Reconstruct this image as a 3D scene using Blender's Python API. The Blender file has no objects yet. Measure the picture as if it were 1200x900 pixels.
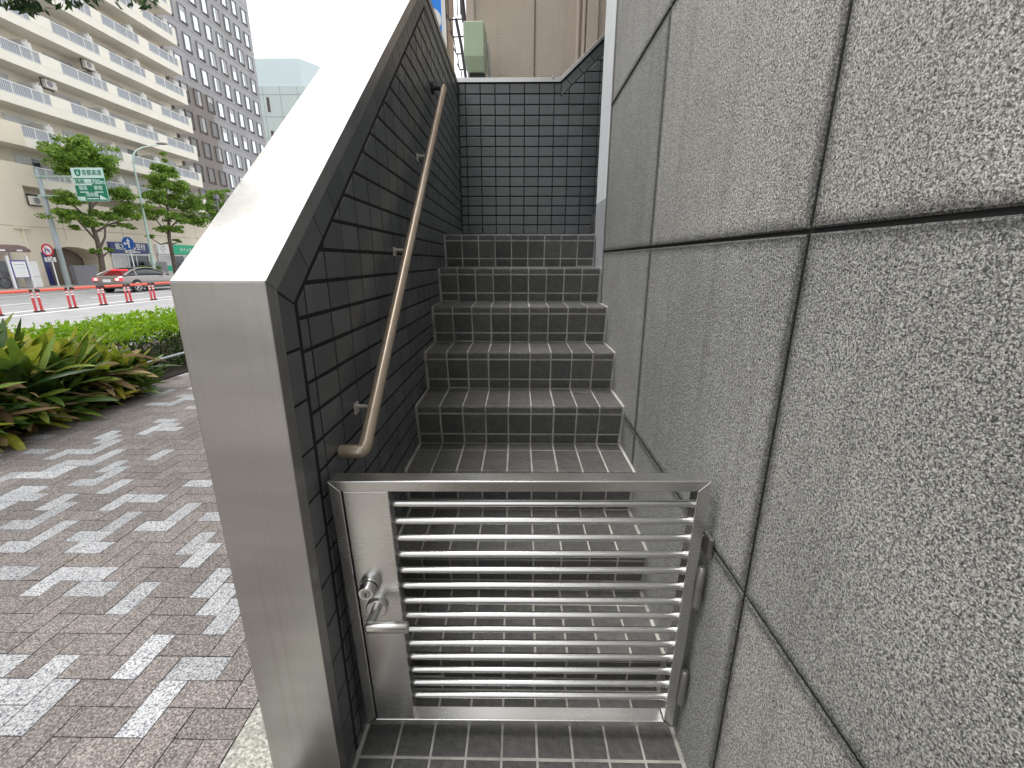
import bpy, bmesh, math, random
from mathutils import Vector, Matrix
random.seed(7)
C = bpy.context.scene.collection
R = math.radians

# ------------------------------------------------------------------ helpers
class MB:
    """collects geometry for ONE mesh object"""
    def __init__(s): s.v=[]; s.f=[]; s.m=[]; s.sm=[]
    def add(s, vs, fs, mi=0, smooth=False):
        o=len(s.v); s.v+= [tuple(p) for p in vs]
        for f in fs: s.f.append([i+o for i in f]); s.m.append(mi); s.sm.append(smooth)
    def box(s, x0,x1,y0,y1,z0,z1, mi=0):
        s.add([(x0,y0,z0),(x1,y0,z0),(x1,y1,z0),(x0,y1,z0),(x0,y0,z1),(x1,y0,z1),(x1,y1,z1),(x0,y1,z1)],
              [(0,3,2,1),(4,5,6,7),(0,1,5,4),(1,2,6,5),(2,3,7,6),(3,0,4,7)], mi)
    def tube(s, pts, r, n=12, mi=0, cap=True, smooth=True):
        pts=[Vector(p) for p in pts]; rs = r if isinstance(r,(list,tuple)) else [r]*len(pts)
        rings=[]; prev=None
        for i,p in enumerate(pts):
            if i==0: t=pts[1]-p
            elif i==len(pts)-1: t=p-pts[i-1]
            else: t=(pts[i+1]-p).normalized()+(p-pts[i-1]).normalized()
            t.normalize()
            if prev is None:
                a=Vector((0,0,1)) if abs(t.z)<.9 else Vector((1,0,0))
                u=t.cross(a).normalized()
            else:
                u=(prev-t*prev.dot(t)).normalized()
            prev=u; w=t.cross(u)
            rings.append([p+(u*math.cos(2*math.pi*k/n)+w*math.sin(2*math.pi*k/n))*rs[i] for k in range(n)])
        vs=[q for rg in rings for q in rg]; fs=[]
        for i in range(len(rings)-1):
            for k in range(n):
                fs.append((i*n+k, i*n+(k+1)%n, (i+1)*n+(k+1)%n, (i+1)*n+k))
        s.add(vs,fs,mi,smooth)
        if cap:
            s.add(rings[0],[tuple(reversed(range(n)))],mi); s.add(rings[-1],[tuple(range(n))],mi)
    def prism(s, poly, fn, d0, d1, mi=0):
        """poly: list of 2-D points; fn(a,b,d)->xyz; extruded from depth d0 to d1"""
        n=len(poly); vs=[fn(a,b,d0) for a,b in poly]+[fn(a,b,d1) for a,b in poly]
        fs=[tuple(range(n))[::-1],tuple(range(n,2*n))]+[(i,(i+1)%n,n+(i+1)%n,n+i) for i in range(n)]
        s.add(vs,fs,mi)
    def tile(s, poly, fn, d0, d1, b, mi=0):
        """raised tile with a bevelled rim; poly convex, counter-clockwise"""
        poly=clean(poly)
        if len(poly)<3 or area(poly)<6e-5: return
        ins=inset(poly,b)
        if ins is None: b=b*.3; ins=inset(poly,b)
        if ins is None: ins=list(poly)
        n=len(poly)
        vs=[fn(a,c,d0) for a,c in poly]+[fn(a,c,d1-b*.6 if d1>d0 else d1+b*.6) for a,c in poly]+[fn(a,c,d1) for a,c in ins]
        fs=[(i,(i+1)%n,n+(i+1)%n,n+i) for i in range(n)]+[(n+i,n+(i+1)%n,2*n+(i+1)%n,2*n+i) for i in range(n)]+[tuple(range(2*n,3*n))]
        s.add(vs,fs,mi)
    def disc(s, c, ax, r, h, n=24, mi=0, r2=None):
        c=Vector(c); ax=Vector(ax).normalized()
        s.tube([c,c+ax*h],[r,r if r2 is None else r2],n,mi)
    def build(s, name, mats, parent=None, origin=None, bevel=0, fix=True, seg=2):
        me=bpy.data.meshes.new(name)
        o0 = Vector(origin) if origin is not None else (Vector(parent['_o']) if parent is not None and '_o' in parent else Vector((0,0,0)))
        me.from_pydata([tuple(Vector(p)-o0) for p in s.v],[],s.f)
        mats = mats if isinstance(mats,(list,tuple)) else [mats]
        for m in mats: me.materials.append(m)
        for p,mi,sm in zip(me.polygons,s.m,s.sm): p.material_index=mi; p.use_smooth=sm
        if fix:
            bm=bmesh.new(); bm.from_mesh(me)
            bmesh.ops.recalc_face_normals(bm,faces=bm.faces); bm.to_mesh(me); bm.free()
        me.update()
        o=bpy.data.objects.new(name,me); C.objects.link(o)
        o['_o']=list(o0)
        if parent is not None: o.parent=parent
        else: o.location=o0
        if bevel:
            md=o.modifiers.new('edge','BEVEL'); md.width=bevel; md.segments=seg; md.limit_method='ANGLE'; md.angle_limit=R(40)
        return o
def area(p): return abs(sum(p[i][0]*p[(i+1)%len(p)][1]-p[(i+1)%len(p)][0]*p[i][1] for i in range(len(p))))/2
def clean(p):
    out=[]
    for q in p:
        if not out or math.hypot(q[0]-out[-1][0],q[1]-out[-1][1])>8e-4: out.append(q)
    if len(out)>1 and math.hypot(out[0][0]-out[-1][0],out[0][1]-out[-1][1])<8e-4: out.pop()
    return out
def clip(poly, a, b, c):
    """keep a*x+b*y<=c"""
    out=[]
    for i in range(len(poly)):
        p,q=poly[i],poly[(i+1)%len(poly)]
        dp,dq=a*p[0]+b*p[1]-c,a*q[0]+b*q[1]-c
        if dp<=0: out.append(p)
        if dp*dq<0:
            t=dp/(dp-dq); out.append((p[0]+t*(q[0]-p[0]),p[1]+t*(q[1]-p[1])))
    return out
def inset(p,b):
    n=len(p); sgn=1 if sum(p[i][0]*p[(i+1)%n][1]-p[(i+1)%n][0]*p[i][1] for i in range(n))>0 else -1
    r=list(p); xs=[q[0] for q in p]; ys=[q[1] for q in p]
    r=[(min(xs)-1,min(ys)-1),(max(xs)+1,min(ys)-1),(max(xs)+1,max(ys)+1),(min(xs)-1,max(ys)+1)]
    out=[]
    L=[]
    for i in range(n):
        x0,y0=p[i];x1,y1=p[(i+1)%n]; l=math.hypot(x1-x0,y1-y0)
        nx,ny=(y1-y0)/l*sgn,-(x1-x0)/l*sgn
        L.append((nx,ny,nx*x0+ny*y0-b))
    for i in range(n):
        a1,b1,c1=L[i-1];a2,b2,c2=L[i]; d=a1*b2-a2*b1
        if abs(d)<1e-6: return None
        q=((c1*b2-c2*b1)/d,(a1*c2-a2*c1)/d)
        for (a,bb,c) in L:
            if a*q[0]+bb*q[1]>c+1e-6: return None
        out.append(q)
    return out
def rect(x0,x1,y0,y1): return [(x0,y0),(x1,y0),(x1,y1),(x0,y1)]
def tag(o,label,cat=None,group=None,kind=None):
    o['label']=label
    if cat: o['category']=cat
    if group: o['group']=group
    if kind: o['kind']=kind
    return o
def empty(name,loc,label=None,cat=None,group=None,kind=None):
    o=bpy.data.objects.new(name,None); C.objects.link(o); o.location=loc; o['_o']=list(loc); o.empty_display_size=.1
    if label: tag(o,label,cat,group,kind)
    return o
def copy_tree(o,parent=None):
    c=o.copy(); C.objects.link(c)
    if parent is not None: c.parent=parent
    for ch in list(o.children): copy_tree(ch,c)
    return c
def text_mb(s, size, ext=.004, align='CENTER'):
    cu=bpy.data.curves.new('t','FONT'); cu.body=s; cu.size=size; cu.extrude=ext; cu.align_x=align; cu.align_y='CENTER'; cu.resolution_u=3
    o=bpy.data.objects.new('t',cu); C.objects.link(o); bpy.context.view_layer.update()
    me=bpy.data.meshes.new_from_object(o.evaluated_get(bpy.context.evaluated_depsgraph_get()))
    vs=[v.co.copy() for v in me.vertices]; fs=[tuple(p.vertices) for p in me.polygons]
    bpy.data.objects.remove(o); bpy.data.curves.remove(cu); bpy.data.meshes.remove(me)
    return vs,fs
def put_text(mb, s, size, center, face, ext=.004, mi=0, width=None, bold=0):
    """face '+X' or '-Y': the way the lettering looks"""
    vs,fs=text_mb(s,size,ext)
    if not vs: return
    c=Vector(center)
    if width:
        xs=[v.x for v in vs]; k=width/(max(xs)-min(xs))
        vs=[Vector((v.x*k,v.y,v.z)) for v in vs]
    def tr(v): return c+(Vector((v.z,v.x,v.y)) if face=='+X' else Vector((v.x,-v.z,v.y)))
    offs=[(0,0)] if not bold else [(0,0),(bold,0),(0,bold),(bold,bold)]
    for k,(a,b) in enumerate(offs):
        mb.add([tr(v+Vector((a,b,k*.0015))) for v in vs],fs,mi)

# ------------------------------------------------------------------ materials
def mat(name, col=(.5,.5,.5), rough=.5, metal=0, spec=.5, **kw):
    m=bpy.data.materials.new(name); m.use_nodes=True
    b=m.node_tree.nodes['Principled BSDF']
    b.inputs['Base Color'].default_value=(*col,1); b.inputs['Roughness'].default_value=rough; b.inputs['Metallic'].default_value=metal
    b.inputs['Specular IOR Level'].default_value=spec
    for k,v in kw.items(): b.inputs[k].default_value=v
    return m
def N(m,t,**kw):
    n=m.node_tree.nodes.new(t)
    for k,v in kw.items(): setattr(n,k,v)
    return n
def L(m,a,b): m.node_tree.links.new(a,b)
def coords(m,scale=None):
    tc=N(m,'ShaderNodeTexCoord')
    if scale is None: return tc.outputs['Object']
    mp=N(m,'ShaderNodeMapping'); mp.inputs['Scale'].default_value=scale; L(m,tc.outputs['Object'],mp.inputs[0]); return mp.outputs[0]
def noise(m,co,scale,detail=3,rough=.6):
    n=N(m,'ShaderNodeTexNoise'); n.inputs['Scale'].default_value=scale; n.inputs['Detail'].default_value=detail; n.inputs['Roughness'].default_value=rough
    L(m,co,n.inputs['Vector']); return n.outputs['Fac']
def ramp(m,fac,stops,interp='LINEAR'):
    r=N(m,'ShaderNodeValToRGB'); r.color_ramp.interpolation=interp
    e=r.color_ramp.elements
    while len(e)<len(stops): e.new(.5)
    for k,(p,c) in enumerate(stops): e[k].position=p; e[k].color=(*c,1) if len(c)==3 else c
    L(m,fac,r.inputs[0]); return r.outputs[0]
def mix(m,fac,a,b,mode='MIX'):
    n=N(m,'ShaderNodeMix',data_type='RGBA',blend_type=mode)
    for sock,v in ((n.inputs[0],fac),(n.inputs[6],a),(n.inputs[7],b)):
        if isinstance(v,(int,float)): sock.default_value=v
        elif isinstance(v,tuple): sock.default_value=(*v,1)
        else: L(m,v,sock)
    return n.outputs[2]
def bsdf(m): return m.node_tree.nodes['Principled BSDF']
def setcol(m,s): L(m,s,bsdf(m).inputs['Base Color'])
def bump(m,h,strength,dist):
    b=N(m,'ShaderNodeBump'); b.inputs['Strength'].default_value=strength; b.inputs['Distance'].default_value=dist
    L(m,h,b.inputs['Height']); L(m,b.outputs[0],bsdf(m).inputs['Normal'])
def island(m): return N(m,'ShaderNodeNewGeometry').outputs['Random Per Island']
def g(v): return (v,v,v)

def mk_simple(name,col,rough=.6,var=.12,scale=8,bmp=0,metal=0,island_var=0):
    m=mat(name,col,rough,metal); co=coords(m)
    f=noise(m,co,scale,4)
    lo=tuple(c*(1-var) for c in col); hi=tuple(min(1,c*(1+var)) for c in col)
    c=ramp(m,f,[(.3,lo),(.7,hi)])
    if island_var:
        c=mix(m,1.0,c,ramp(m,island(m),[(0,g(1-island_var)),(1,g(1+island_var*.0+0.0))]),'MULTIPLY')
    setcol(m,c)
    if bmp: bump(m,noise(m,co,scale*6,4),.5,bmp)
    return m

# granite
M={}
def mk_granite():
    m=mat('granite',g(.3),.62); co=coords(m)
    n1=noise(m,co,230,4,.85); v=N(m,'ShaderNodeTexVoronoi'); v.inputs['Scale'].default_value=560; L(m,co,v.inputs['Vector'])
    sp=N(m,'ShaderNodeSeparateColor'); L(m,v.outputs['Color'],sp.inputs[0])
    mn=N(m,'ShaderNodeMath',operation='MULTIPLY_ADD'); mn.inputs[1].default_value=.30; L(m,sp.outputs[0],mn.inputs[0])
    sc=N(m,'ShaderNodeMath',operation='MULTIPLY_ADD'); sc.inputs[1].default_value=1.0; sc.inputs[2].default_value=-.15; L(m,n1,sc.inputs[0]); L(m,sc.outputs[0],mn.inputs[2])
    c=ramp(m,mn.outputs[0],[(.31,g(.035)),(.40,(.125,.128,.126)),(.475,(.25,.252,.247)),(.545,(.385,.387,.377)),(.65,(.69,.692,.675))])
    big=ramp(m,noise(m,co,2.2,4),[(.3,g(.84)),(.7,g(1.06))])
    pan=ramp(m,island(m),[(0,(.80,.81,.815)),(.5,g(.95)),(1,(1.10,1.095,1.075))])
    c=mix(m,1.0,mix(m,1.0,c,big,'MULTIPLY'),pan,'MULTIPLY')
    # grime gathered along the open joints, and a few thin water streaks
    xyz=N(m,'ShaderNodeSeparateXYZ'); L(m,co,xyz.inputs[0])
    def jd(out,off,pitch):
        a=N(m,'ShaderNodeMath',operation='SUBTRACT'); L(m,out,a.inputs[0]); a.inputs[1].default_value=off
        b=N(m,'ShaderNodeMath',operation='PINGPONG'); L(m,a.outputs[0],b.inputs[0]); b.inputs[1].default_value=pitch/2
        return b.outputs[0]
    mi=N(m,'ShaderNodeMath',operation='MINIMUM'); L(m,jd(xyz.outputs[1],1.457,.882),mi.inputs[0]); L(m,jd(xyz.outputs[2],.742,.7225),mi.inputs[1])
    wob=N(m,'ShaderNodeMath',operation='MULTIPLY_ADD'); L(m,noise(m,co,28,4),wob.inputs[0]); wob.inputs[1].default_value=-.022; L(m,mi.outputs[0],wob.inputs[2])
    c=mix(m,1.0,c,ramp(m,wob.outputs[0],[(.0,g(.38)),(.007,g(.72)),(.02,g(1))]),'MULTIPLY')
    st=noise(m,coords(m,(9,9,.35)),2.2,4,.65); c=mix(m,1.0,c,ramp(m,st,[(.5,g(1)),(.78,g(.78))]),'MULTIPLY')
    setcol(m,c); bump(m,noise(m,co,170,4,.75),.9,.0045)
    return m
M['granite']=mk_granite()
def mk_walltile():
    m=mat('glazed dark tile',(.06,.065,.07),.38); co=coords(m)
    c=ramp(m,island(m),[(0,(.080,.088,.094)),(.5,(.096,.106,.113)),(1,(.115,.126,.134))])
    c=mix(m,1.0,c,ramp(m,noise(m,co,22,2),[(.3,g(.9)),(.7,g(1.08))]),'MULTIPLY'); setcol(m,c)
    bsdf(m).inputs['Specular IOR Level'].default_value=.65
    r=mix(m,.6,ramp(m,noise(m,co,5,1),[(.3,g(.28)),(.7,g(.40))]),ramp(m,island(m),[(0,g(.25)),(1,g(.42))])); L(m,r,bsdf(m).inputs['Roughness'])
    return m
M['walltile']=mk_walltile()
M['walljoint']=mk_simple('dark joint mortar',(.012,.012,.013),.9,.3,60)
def mk_floortile():
    m=mat('dark quarry tile',(.08,.08,.08),.6); co=coords(m)
    c=ramp(m,island(m),[(0,(.074,.073,.071)),(.5,(.094,.092,.09)),(1,(.118,.115,.111))])
    c=mix(m,1.0,c,ramp(m,noise(m,co,45,5,.7),[(.3,g(.72)),(.7,g(1.25))]),'MULTIPLY')
    c=mix(m,ramp(m,noise(m,co,5,4,.65),[(.52,g(0)),(.75,g(.35))]),c,(.15,.145,.135))
    setcol(m,c); h=noise(m,co,34,6,.7); bump(m,h,.8,.009)
    L(m,ramp(m,noise(m,co,12,4),[(.3,g(.42)),(.7,g(.68))]),bsdf(m).inputs['Roughness'])
    return m
M['floortile']=mk_floortile()
def mk_grout():
    m=mat('grey grout',(.3,.29,.27),.85); co=coords(m)
    c=ramp(m,noise(m,co,9,5,.7),[(.25,(.22,.215,.20)),(.5,(.40,.385,.36)),(.75,(.55,.53,.50))]); setcol(m,c); bump(m,noise(m,co,120,3),.4,.002); return m
M['grout']=mk_grout()
def mk_steel(name,axis_scale,base=.62,rough=(.2,.36),bstr=.05,stain=0):
    m=mat(name,(base,base*.995,base*.975),.28,1.0); co=coords(m,axis_scale)
    n=noise(m,co,60,3,.7)
    rr=ramp(m,n,[(.3,g(rough[0])),(.7,g(rough[1]))]); sm=ramp(m,noise(m,coords(m),6,1,.5),[(.4,g(.96)),(.7,g(1.12))]); L(m,mix(m,1.0,rr,sm,'MULTIPLY'),bsdf(m).inputs['Roughness'])
    co2=coords(m)
    c=ramp(m,noise(m,co2,3,4),[(.3,g(base*.96)),(.7,(base*1.03,base*1.025,base*1.0))])
    if stain: 
        st=noise(m,coords(m,(38,38,.45)),2,4,.65); c=mix(m,ramp(m,st,[(.52,g(0)),(.72,g(stain))]),c,(.34,.32,.28)); dr=noise(m,coords(m,(1.5,1.5,5)),2,3,.5); c=mix(m,1.0,c,ramp(m,dr,[(.35,g(.9)),(.65,g(1.06))]),'MULTIPLY')
    setcol(m,c)
    ad=N(m,'ShaderNodeMath',operation='MULTIPLY_ADD'); ad.inputs[1].default_value=.06; L(m,n,ad.inputs[0]); L(m,noise(m,co2,4,1),ad.inputs[2])
    bump(m,ad.outputs[0],bstr,.004)
    return m
M['steel']=mk_steel('brushed stainless coping',(5,5,.03),.46,(.29,.38),.03,.45)
M['gatesteel']=mk_steel('satin stainless gate',(.05,5,5),.64,(.25,.275),.010)
M['steeldark']=mk_steel('worn stainless hinge',(1,1,.05),.40,(.3,.5),.05)
def mk_rail():
    m=mat('brown coated handrail',(.30,.215,.15),.26,.45); co=coords(m)
    setcol(m,ramp(m,noise(m,co,14,4),[(.3,(.40,.32,.245)),(.7,(.47,.385,.30))])); bsdf(m).inputs['Coat Weight'].default_value=.4; bsdf(m).inputs['Coat Roughness'].default_value=.12
    return m
M['rail']=mk_rail()
M['bracket']=mat('bracket metal',(.62,.58,.52),.4,.3)
M['brackdark']=mat('dark bracket',(.05,.05,.055),.5,.5)
M['white']=mk_simple('white paint',(.74,.78,.82),.5,.05,5)
M['greypaint']=mk_simple('grey plinth paint',(.36,.38,.41),.6,.08,9)
def mk_stucco():
    m=mat('beige sprayed stucco',(.5,.42,.36),.85); co=coords(m)
    c=ramp(m,noise(m,co,1.5,5,.6),[(.3,(.50,.42,.355)),(.7,(.58,.495,.425))])
    st=noise(m,coords(m,(6,6,.35)),2.5,5,.7); c=mix(m,ramp(m,st,[(.52,g(0)),(.8,g(.4))]),c,(.38,.31,.26)); setcol(m,c)
    bump(m,noise(m,co,70,3),.6,.01); return m
M['stucco']=mk_stucco()
M['stuccogroove']=mat('stucco groove',(.2,.15,.12),.9)
M['palegreen']=mk_simple('pale green enamel',(.42,.52,.37),.45,.06,6)
M['black']=mat('black paint',(.015,.015,.017),.5)
M['darkiron']=mat('dark iron',(.05,.045,.06),.6)
M['bluesign']=mat('blue sign face',(.0,.26,.95),.35)
M['tanpaint']=mk_simple('tan painted steel',(.42,.33,.24),.5,.1,4)
# outdoors
def mk_paver(name,stops,sc):
    m=mat(name,(.3,.25,.22),.8); co=coords(m)
    v=N(m,'ShaderNodeTexVoronoi'); v.inputs['Scale'].default_value=sc; L(m,co,v.inputs['Vector'])
    sp=N(m,'ShaderNodeSeparateColor'); L(m,v.outputs['Color'],sp.inputs[0])
    ad=N(m,'ShaderNodeMath',operation='MULTIPLY_ADD'); ad.inputs[1].default_value=.5; L(m,noise(m,co,sc*.55,3,.7),ad.inputs[2]); L(m,sp.outputs[0],ad.inputs[0])
    c=ramp(m,ad.outputs[0],stops)
    c=mix(m,1.0,c,ramp(m,island(m),[(0,g(.80)),(1,g(1.08))]),'MULTIPLY')
    c=mix(m,1.0,c,ramp(m,noise(m,co,1.3,4),[(.3,g(.84)),(.7,g(1.05))]),'MULTIPLY')
    setcol(m,c); bump(m,ad.outputs[0],.4,.003); return m
M['paverbrown']=mk_paver('brown exposed paver',[(.45,(.085,.072,.068)),(.6,(.155,.137,.131)),(.8,(.235,.21,.20)),(1,(.44,.40,.385))],230)
M['paverwhite']=mk_paver('white speckled paver',[(.48,(.12,.12,.155)),(.6,(.29,.295,.325)),(.74,(.48,.49,.51)),(1,(.66,.67,.685))],210)
M['pavergrey']=mk_paver('pale grey exposed slab',[(.45,(.19,.19,.165)),(.6,(.29,.29,.26)),(.8,(.38,.38,.345)),(1,(.55,.55,.5))],150)
M['paverjoint']=mk_simple('paver joint sand',(.06,.05,.045),.95,.25,40)
M['concrete']=mk_simple('concrete',(.42,.42,.41),.85,.12,3,.003)
M['asphalt']=mk_simple('worn asphalt',(.25,.252,.262),.85,.15,1.5,.004)
M['earth']=mk_simple('ground',(.2,.19,.18),.95,.2,.6)
M['soil']=mk_simple('soil',(.035,.025,.018),.95,.4,18,.02)
M['farpave']=mk_simple('far pinkish paving',(.42,.34,.31),.85,.1,2)
M['whitepaint']=mk_simple('road paint',(.75,.75,.74),.7,.08,5)
def mk_leaf(name,stops,rough=.4,trans=.35,spec=.5):
    m=mat(name,(.08,.15,.03),rough); b=bsdf(m); b.inputs['Specular IOR Level'].default_value=spec
    c=ramp(m,island(m),stops); co=coords(m)
    c=mix(m,1.0,c,ramp(m,noise(m,co,20,3),[(.3,g(.8)),(.7,g(1.15))]),'MULTIPLY')
    setcol(m,c)
    t=N(m,'ShaderNodeBsdfTranslucent'); L(m,c,t.inputs['Color'])
    mx=N(m,'ShaderNodeMixShader'); mx.inputs[0].default_value=trans
    out=[n for n in m.node_tree.nodes if n.type=='OUTPUT_MATERIAL'][0]
    L(m,b.outputs[0],mx.inputs[1]); L(m,t.outputs[0],mx.inputs[2]); L(m,mx.outputs[0],out.inputs[0])
    return m
M['aspgreen']=mk_leaf('broad leaf green',[(0,(.028,.07,.018)),(.45,(.085,.17,.03)),(.8,(.18,.29,.045)),(1,(.32,.41,.07))],.32,.25)
M['aspyellow']=mk_leaf('broad leaf yellow green',[(0,(.22,.30,.035)),(.5,(.40,.44,.05)),(1,(.60,.55,.09))],.34,.4)
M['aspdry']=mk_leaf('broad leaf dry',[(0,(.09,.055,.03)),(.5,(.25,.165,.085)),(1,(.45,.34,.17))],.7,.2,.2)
M['hedgenew']=mk_leaf('hedge new growth',[(0,(.16,.32,.012)),(.5,(.28,.48,.015)),(1,(.42,.62,.03))],.4,.4)
M['hedgeold']=mk_leaf('hedge mature leaf',[(0,(.02,.05,.012)),(.6,(.045,.095,.02)),(1,(.09,.16,.03))],.4,.25)
M['treeleaf']=mk_leaf('street tree leaf',[(0,(.07,.15,.02)),(.5,(.18,.32,.04)),(.85,(.33,.50,.07)),(1,(.45,.60,.12))],.45,.5)
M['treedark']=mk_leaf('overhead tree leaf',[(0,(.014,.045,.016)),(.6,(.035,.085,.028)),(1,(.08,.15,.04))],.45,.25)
M['bark']=mk_simple('bark',(.11,.085,.07),.9,.3,6,.02)
M['stem']=mk_simple('hedge stem',(.08,.055,.035),.9,.3,20)
M['apt']=mk_simple('cream apartment paint',(.84,.79,.69),.75,.05,.5)
M['aptlow']=mk_simple('warm apartment podium paint',(.79,.715,.59),.75,.06,.35)
M['apt2']=mk_simple('cream balcony paint',(.84,.80,.71),.7,.04,.8)
M['apgroove']=mat('podium groove',(.3,.25,.19),.9)
M['railing']=mk_simple('aluminium balustrade',(.75,.76,.77),.4,.05,3)
M['infill']=mk_simple('frosted balcony panel',(.33,.36,.40),.35,.1,.7)
M['partition']=mk_simple('balcony partition board',(.66,.65,.62),.6,.04,2)
M['glass']=mat('window glass',(.05,.06,.07),.06,0,.7)
M['glasspale']=mk_simple('curtained window',(.52,.53,.53),.15,.2,.6)
M['frame']=mat('window frame',(.6,.61,.62),.4,.3)
M['lav']=mat('polished grey granite facade',(.30,.29,.33),.28)
def _lav():
    m=M['lav']; co=coords(m); setcol(m,ramp(m,noise(m,co,.22,3),[(.35,(.25,.245,.255)),(.65,(.36,.355,.37))]))
_lav()
M['brownfac']=mk_simple('brown grey facade',(.20,.175,.16),.5,.08,.4)
M['mirror']=mat('sky reflecting window glass',(.72,.78,.82),.04,1.0)
M['winshade']=mat('window sill',(.10,.07,.07),.7)
M['darkwin']=mat('window painted dark reflection',(.17,.17,.175),.25)  # dark reflection of a building put into the pane colour
M['palebuild']=mk_simple('pale green tile facade',(.55,.63,.61),.6,.05,.12)
M['palecap']=mat('pale penthouse panel',(.62,.72,.74),.4)
M['navy']=mat('navy sign face',(.035,.05,.18),.4)
M['shopgreen']=mat('green sign face',(.0,.42,.22),.4)
M['orange']=mat('orange stripe',(.75,.25,.06),.4)
M['signwhite']=mat('sign white',(.82,.84,.85),.45)
M['hwgreen']=mat('highway sign green',(.0,.19,.105),.4)
M['hwpale']=mat('highway sign pale',(.60,.80,.78),.4)
M['signred']=mat('sign red',(.62,.02,.06),.4)
M['signblue']=mat('sign blue',(.01,.11,.45),.4)
M['pole']=mk_simple('galvanised pole',(.40,.46,.50),.45,.08,2)
M['polelow']=mk_simple('painted grey green pole base',(.30,.36,.36),.5,.08,2)
M['lampgreen']=mk_simple('pale green pole paint',(.42,.56,.50),.45,.06,2)
M['lamphead']=mat('lamp head',(.16,.12,.12),.5)
M['postred']=mat('red rubber post',(.62,.07,.08),.5)
M['barred']=mat('red barrier bar',(.70,.10,.06),.45)
M['reflect']=mat('white reflective band',(.8,.8,.78),.4)
M['rubber']=mat('black rubber',(.02,.02,.02),.7)
M['carpaint']=mat('silver grey car paint',(.25,.225,.215),.28,.6,.5); bsdf(M['carpaint']).inputs['Coat Weight'].default_value=1
M['carglass']=mat('car glass',(.02,.025,.03),.05,0,.8)
M['rearglass']=mat('rear glass painted red reflection',(.16,.012,.02),.06,0,.8)  # red lamp reflection painted into the glass colour
M['redlamp']=mat('tail lamp',(.6,.01,.02),.2)
def emit(m,col,s):
    b=bsdf(m); b.inputs['Emission Color'].default_value=(*col,1); b.inputs['Emission Strength'].default_value=s
emit(M['redlamp'],(1,.03,.05),1.1)
M['braklamp']=mat('lit brake lamp',(.9,.5,.45),.2); emit(M['braklamp'],(1,.35,.3),2.2)
M['alloy']=mat('alloy rim',(.6,.6,.6),.3,.9)
M['tyre']=mat('tyre',(.02,.02,.02),.8)
M['shelter']=mk_simple('brown shelter roof',(.15,.10,.10),.5,.1,4)
M['interior']=mk_simple('dim passage wall',(.20,.17,.14),.9,.1,1)
M['cloth']=mat('washing',(.5,.6,.75),.9)
M['clothw']=mat('white washing',(.75,.75,.75),.9)
M['greybox']=mk_simple('grey plastic board',(.22,.22,.25),.5,.08,3)
M['acwhite']=mat('air conditioner casing',(.62,.60,.55),.5)
M['purple']=mat('purple border',(.10,.07,.33),.5)
M['inkgrey']=mat('printed grey line',(.25,.25,.3),.7)
M['netpanel']=mat('weathered board',(.5,.5,.48),.6)

# ------------------------------------------------------------------ camera
XL,XR=-.462,.478
cam=bpy.data.cameras.new('camera'); co=bpy.data.objects.new('camera',cam); C.objects.link(co)
cam.sensor_width=36; cam.sensor_fit='HORIZONTAL'; cam.lens=503.5/1200*36; cam.clip_start=.02; cam.clip_end=3000
co.location=(0,0,1.4176); co.rotation_euler=(R(90-15.99),0,.0144)
bpy.context.scene.camera=co

# ------------------------------------------------------------------ world, sun
w=bpy.data.worlds.new('World'); bpy.context.scene.world=w; w.use_nodes=True
nt=w.node_tree; bg=nt.nodes['Background']
sky=nt.nodes.new('ShaderNodeTexSky'); sky.sky_type='NISHITA'; sky.sun_disc=False
SUN_EL,SUN_AZ=R(69),R(-80)      # azimuth measured from +Y towards +X
sky.sun_elevation=SUN_EL; sky.sun_rotation=SUN_AZ; sky.dust_density=3; sky.air_density=1.2
hs=nt.nodes.new('ShaderNodeHueSaturation'); hs.inputs['Saturation'].default_value=.22
nt.links.new(sky.outputs[0],hs.inputs['Color'])
mx=nt.nodes.new('ShaderNodeMix'); mx.data_type='RGBA'; mx.inputs[0].default_value=.8
nt.links.new(hs.outputs[0],mx.inputs[6]); mx.inputs[7].default_value=(11.5,11.8,12.0,1)      # cloud deck over the clear sky
nt.links.new(mx.outputs[2],bg.inputs[0]); bg.inputs[1].default_value=.075
sl=bpy.data.lights.new('sun','SUN'); sl.energy=2.3; sl.angle=R(42); sl.color=(1,.96,.9)
so=bpy.data.objects.new('sun',sl); C.objects.link(so)
d=Vector((math.sin(SUN_AZ)*math.cos(SUN_EL),math.cos(SUN_AZ)*math.cos(SUN_EL),math.sin(SUN_EL)))
so.rotation_euler=d.to_track_quat('Z','Y').to_euler(); so.location=(-10,-5,20)
sc=bpy.context.scene
sc.view_settings.view_transform='Standard'; sc.view_settings.look='None'; sc.view_settings.gamma=1; sc.view_settings.use_curve_mapping=False
sc.view_settings.exposure=1.0
sc.cycles.max_bounces=8; sc.cycles.diffuse_bounces=4; sc.cycles.glossy_bounces=4; sc.cycles.use_denoising=True

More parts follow.
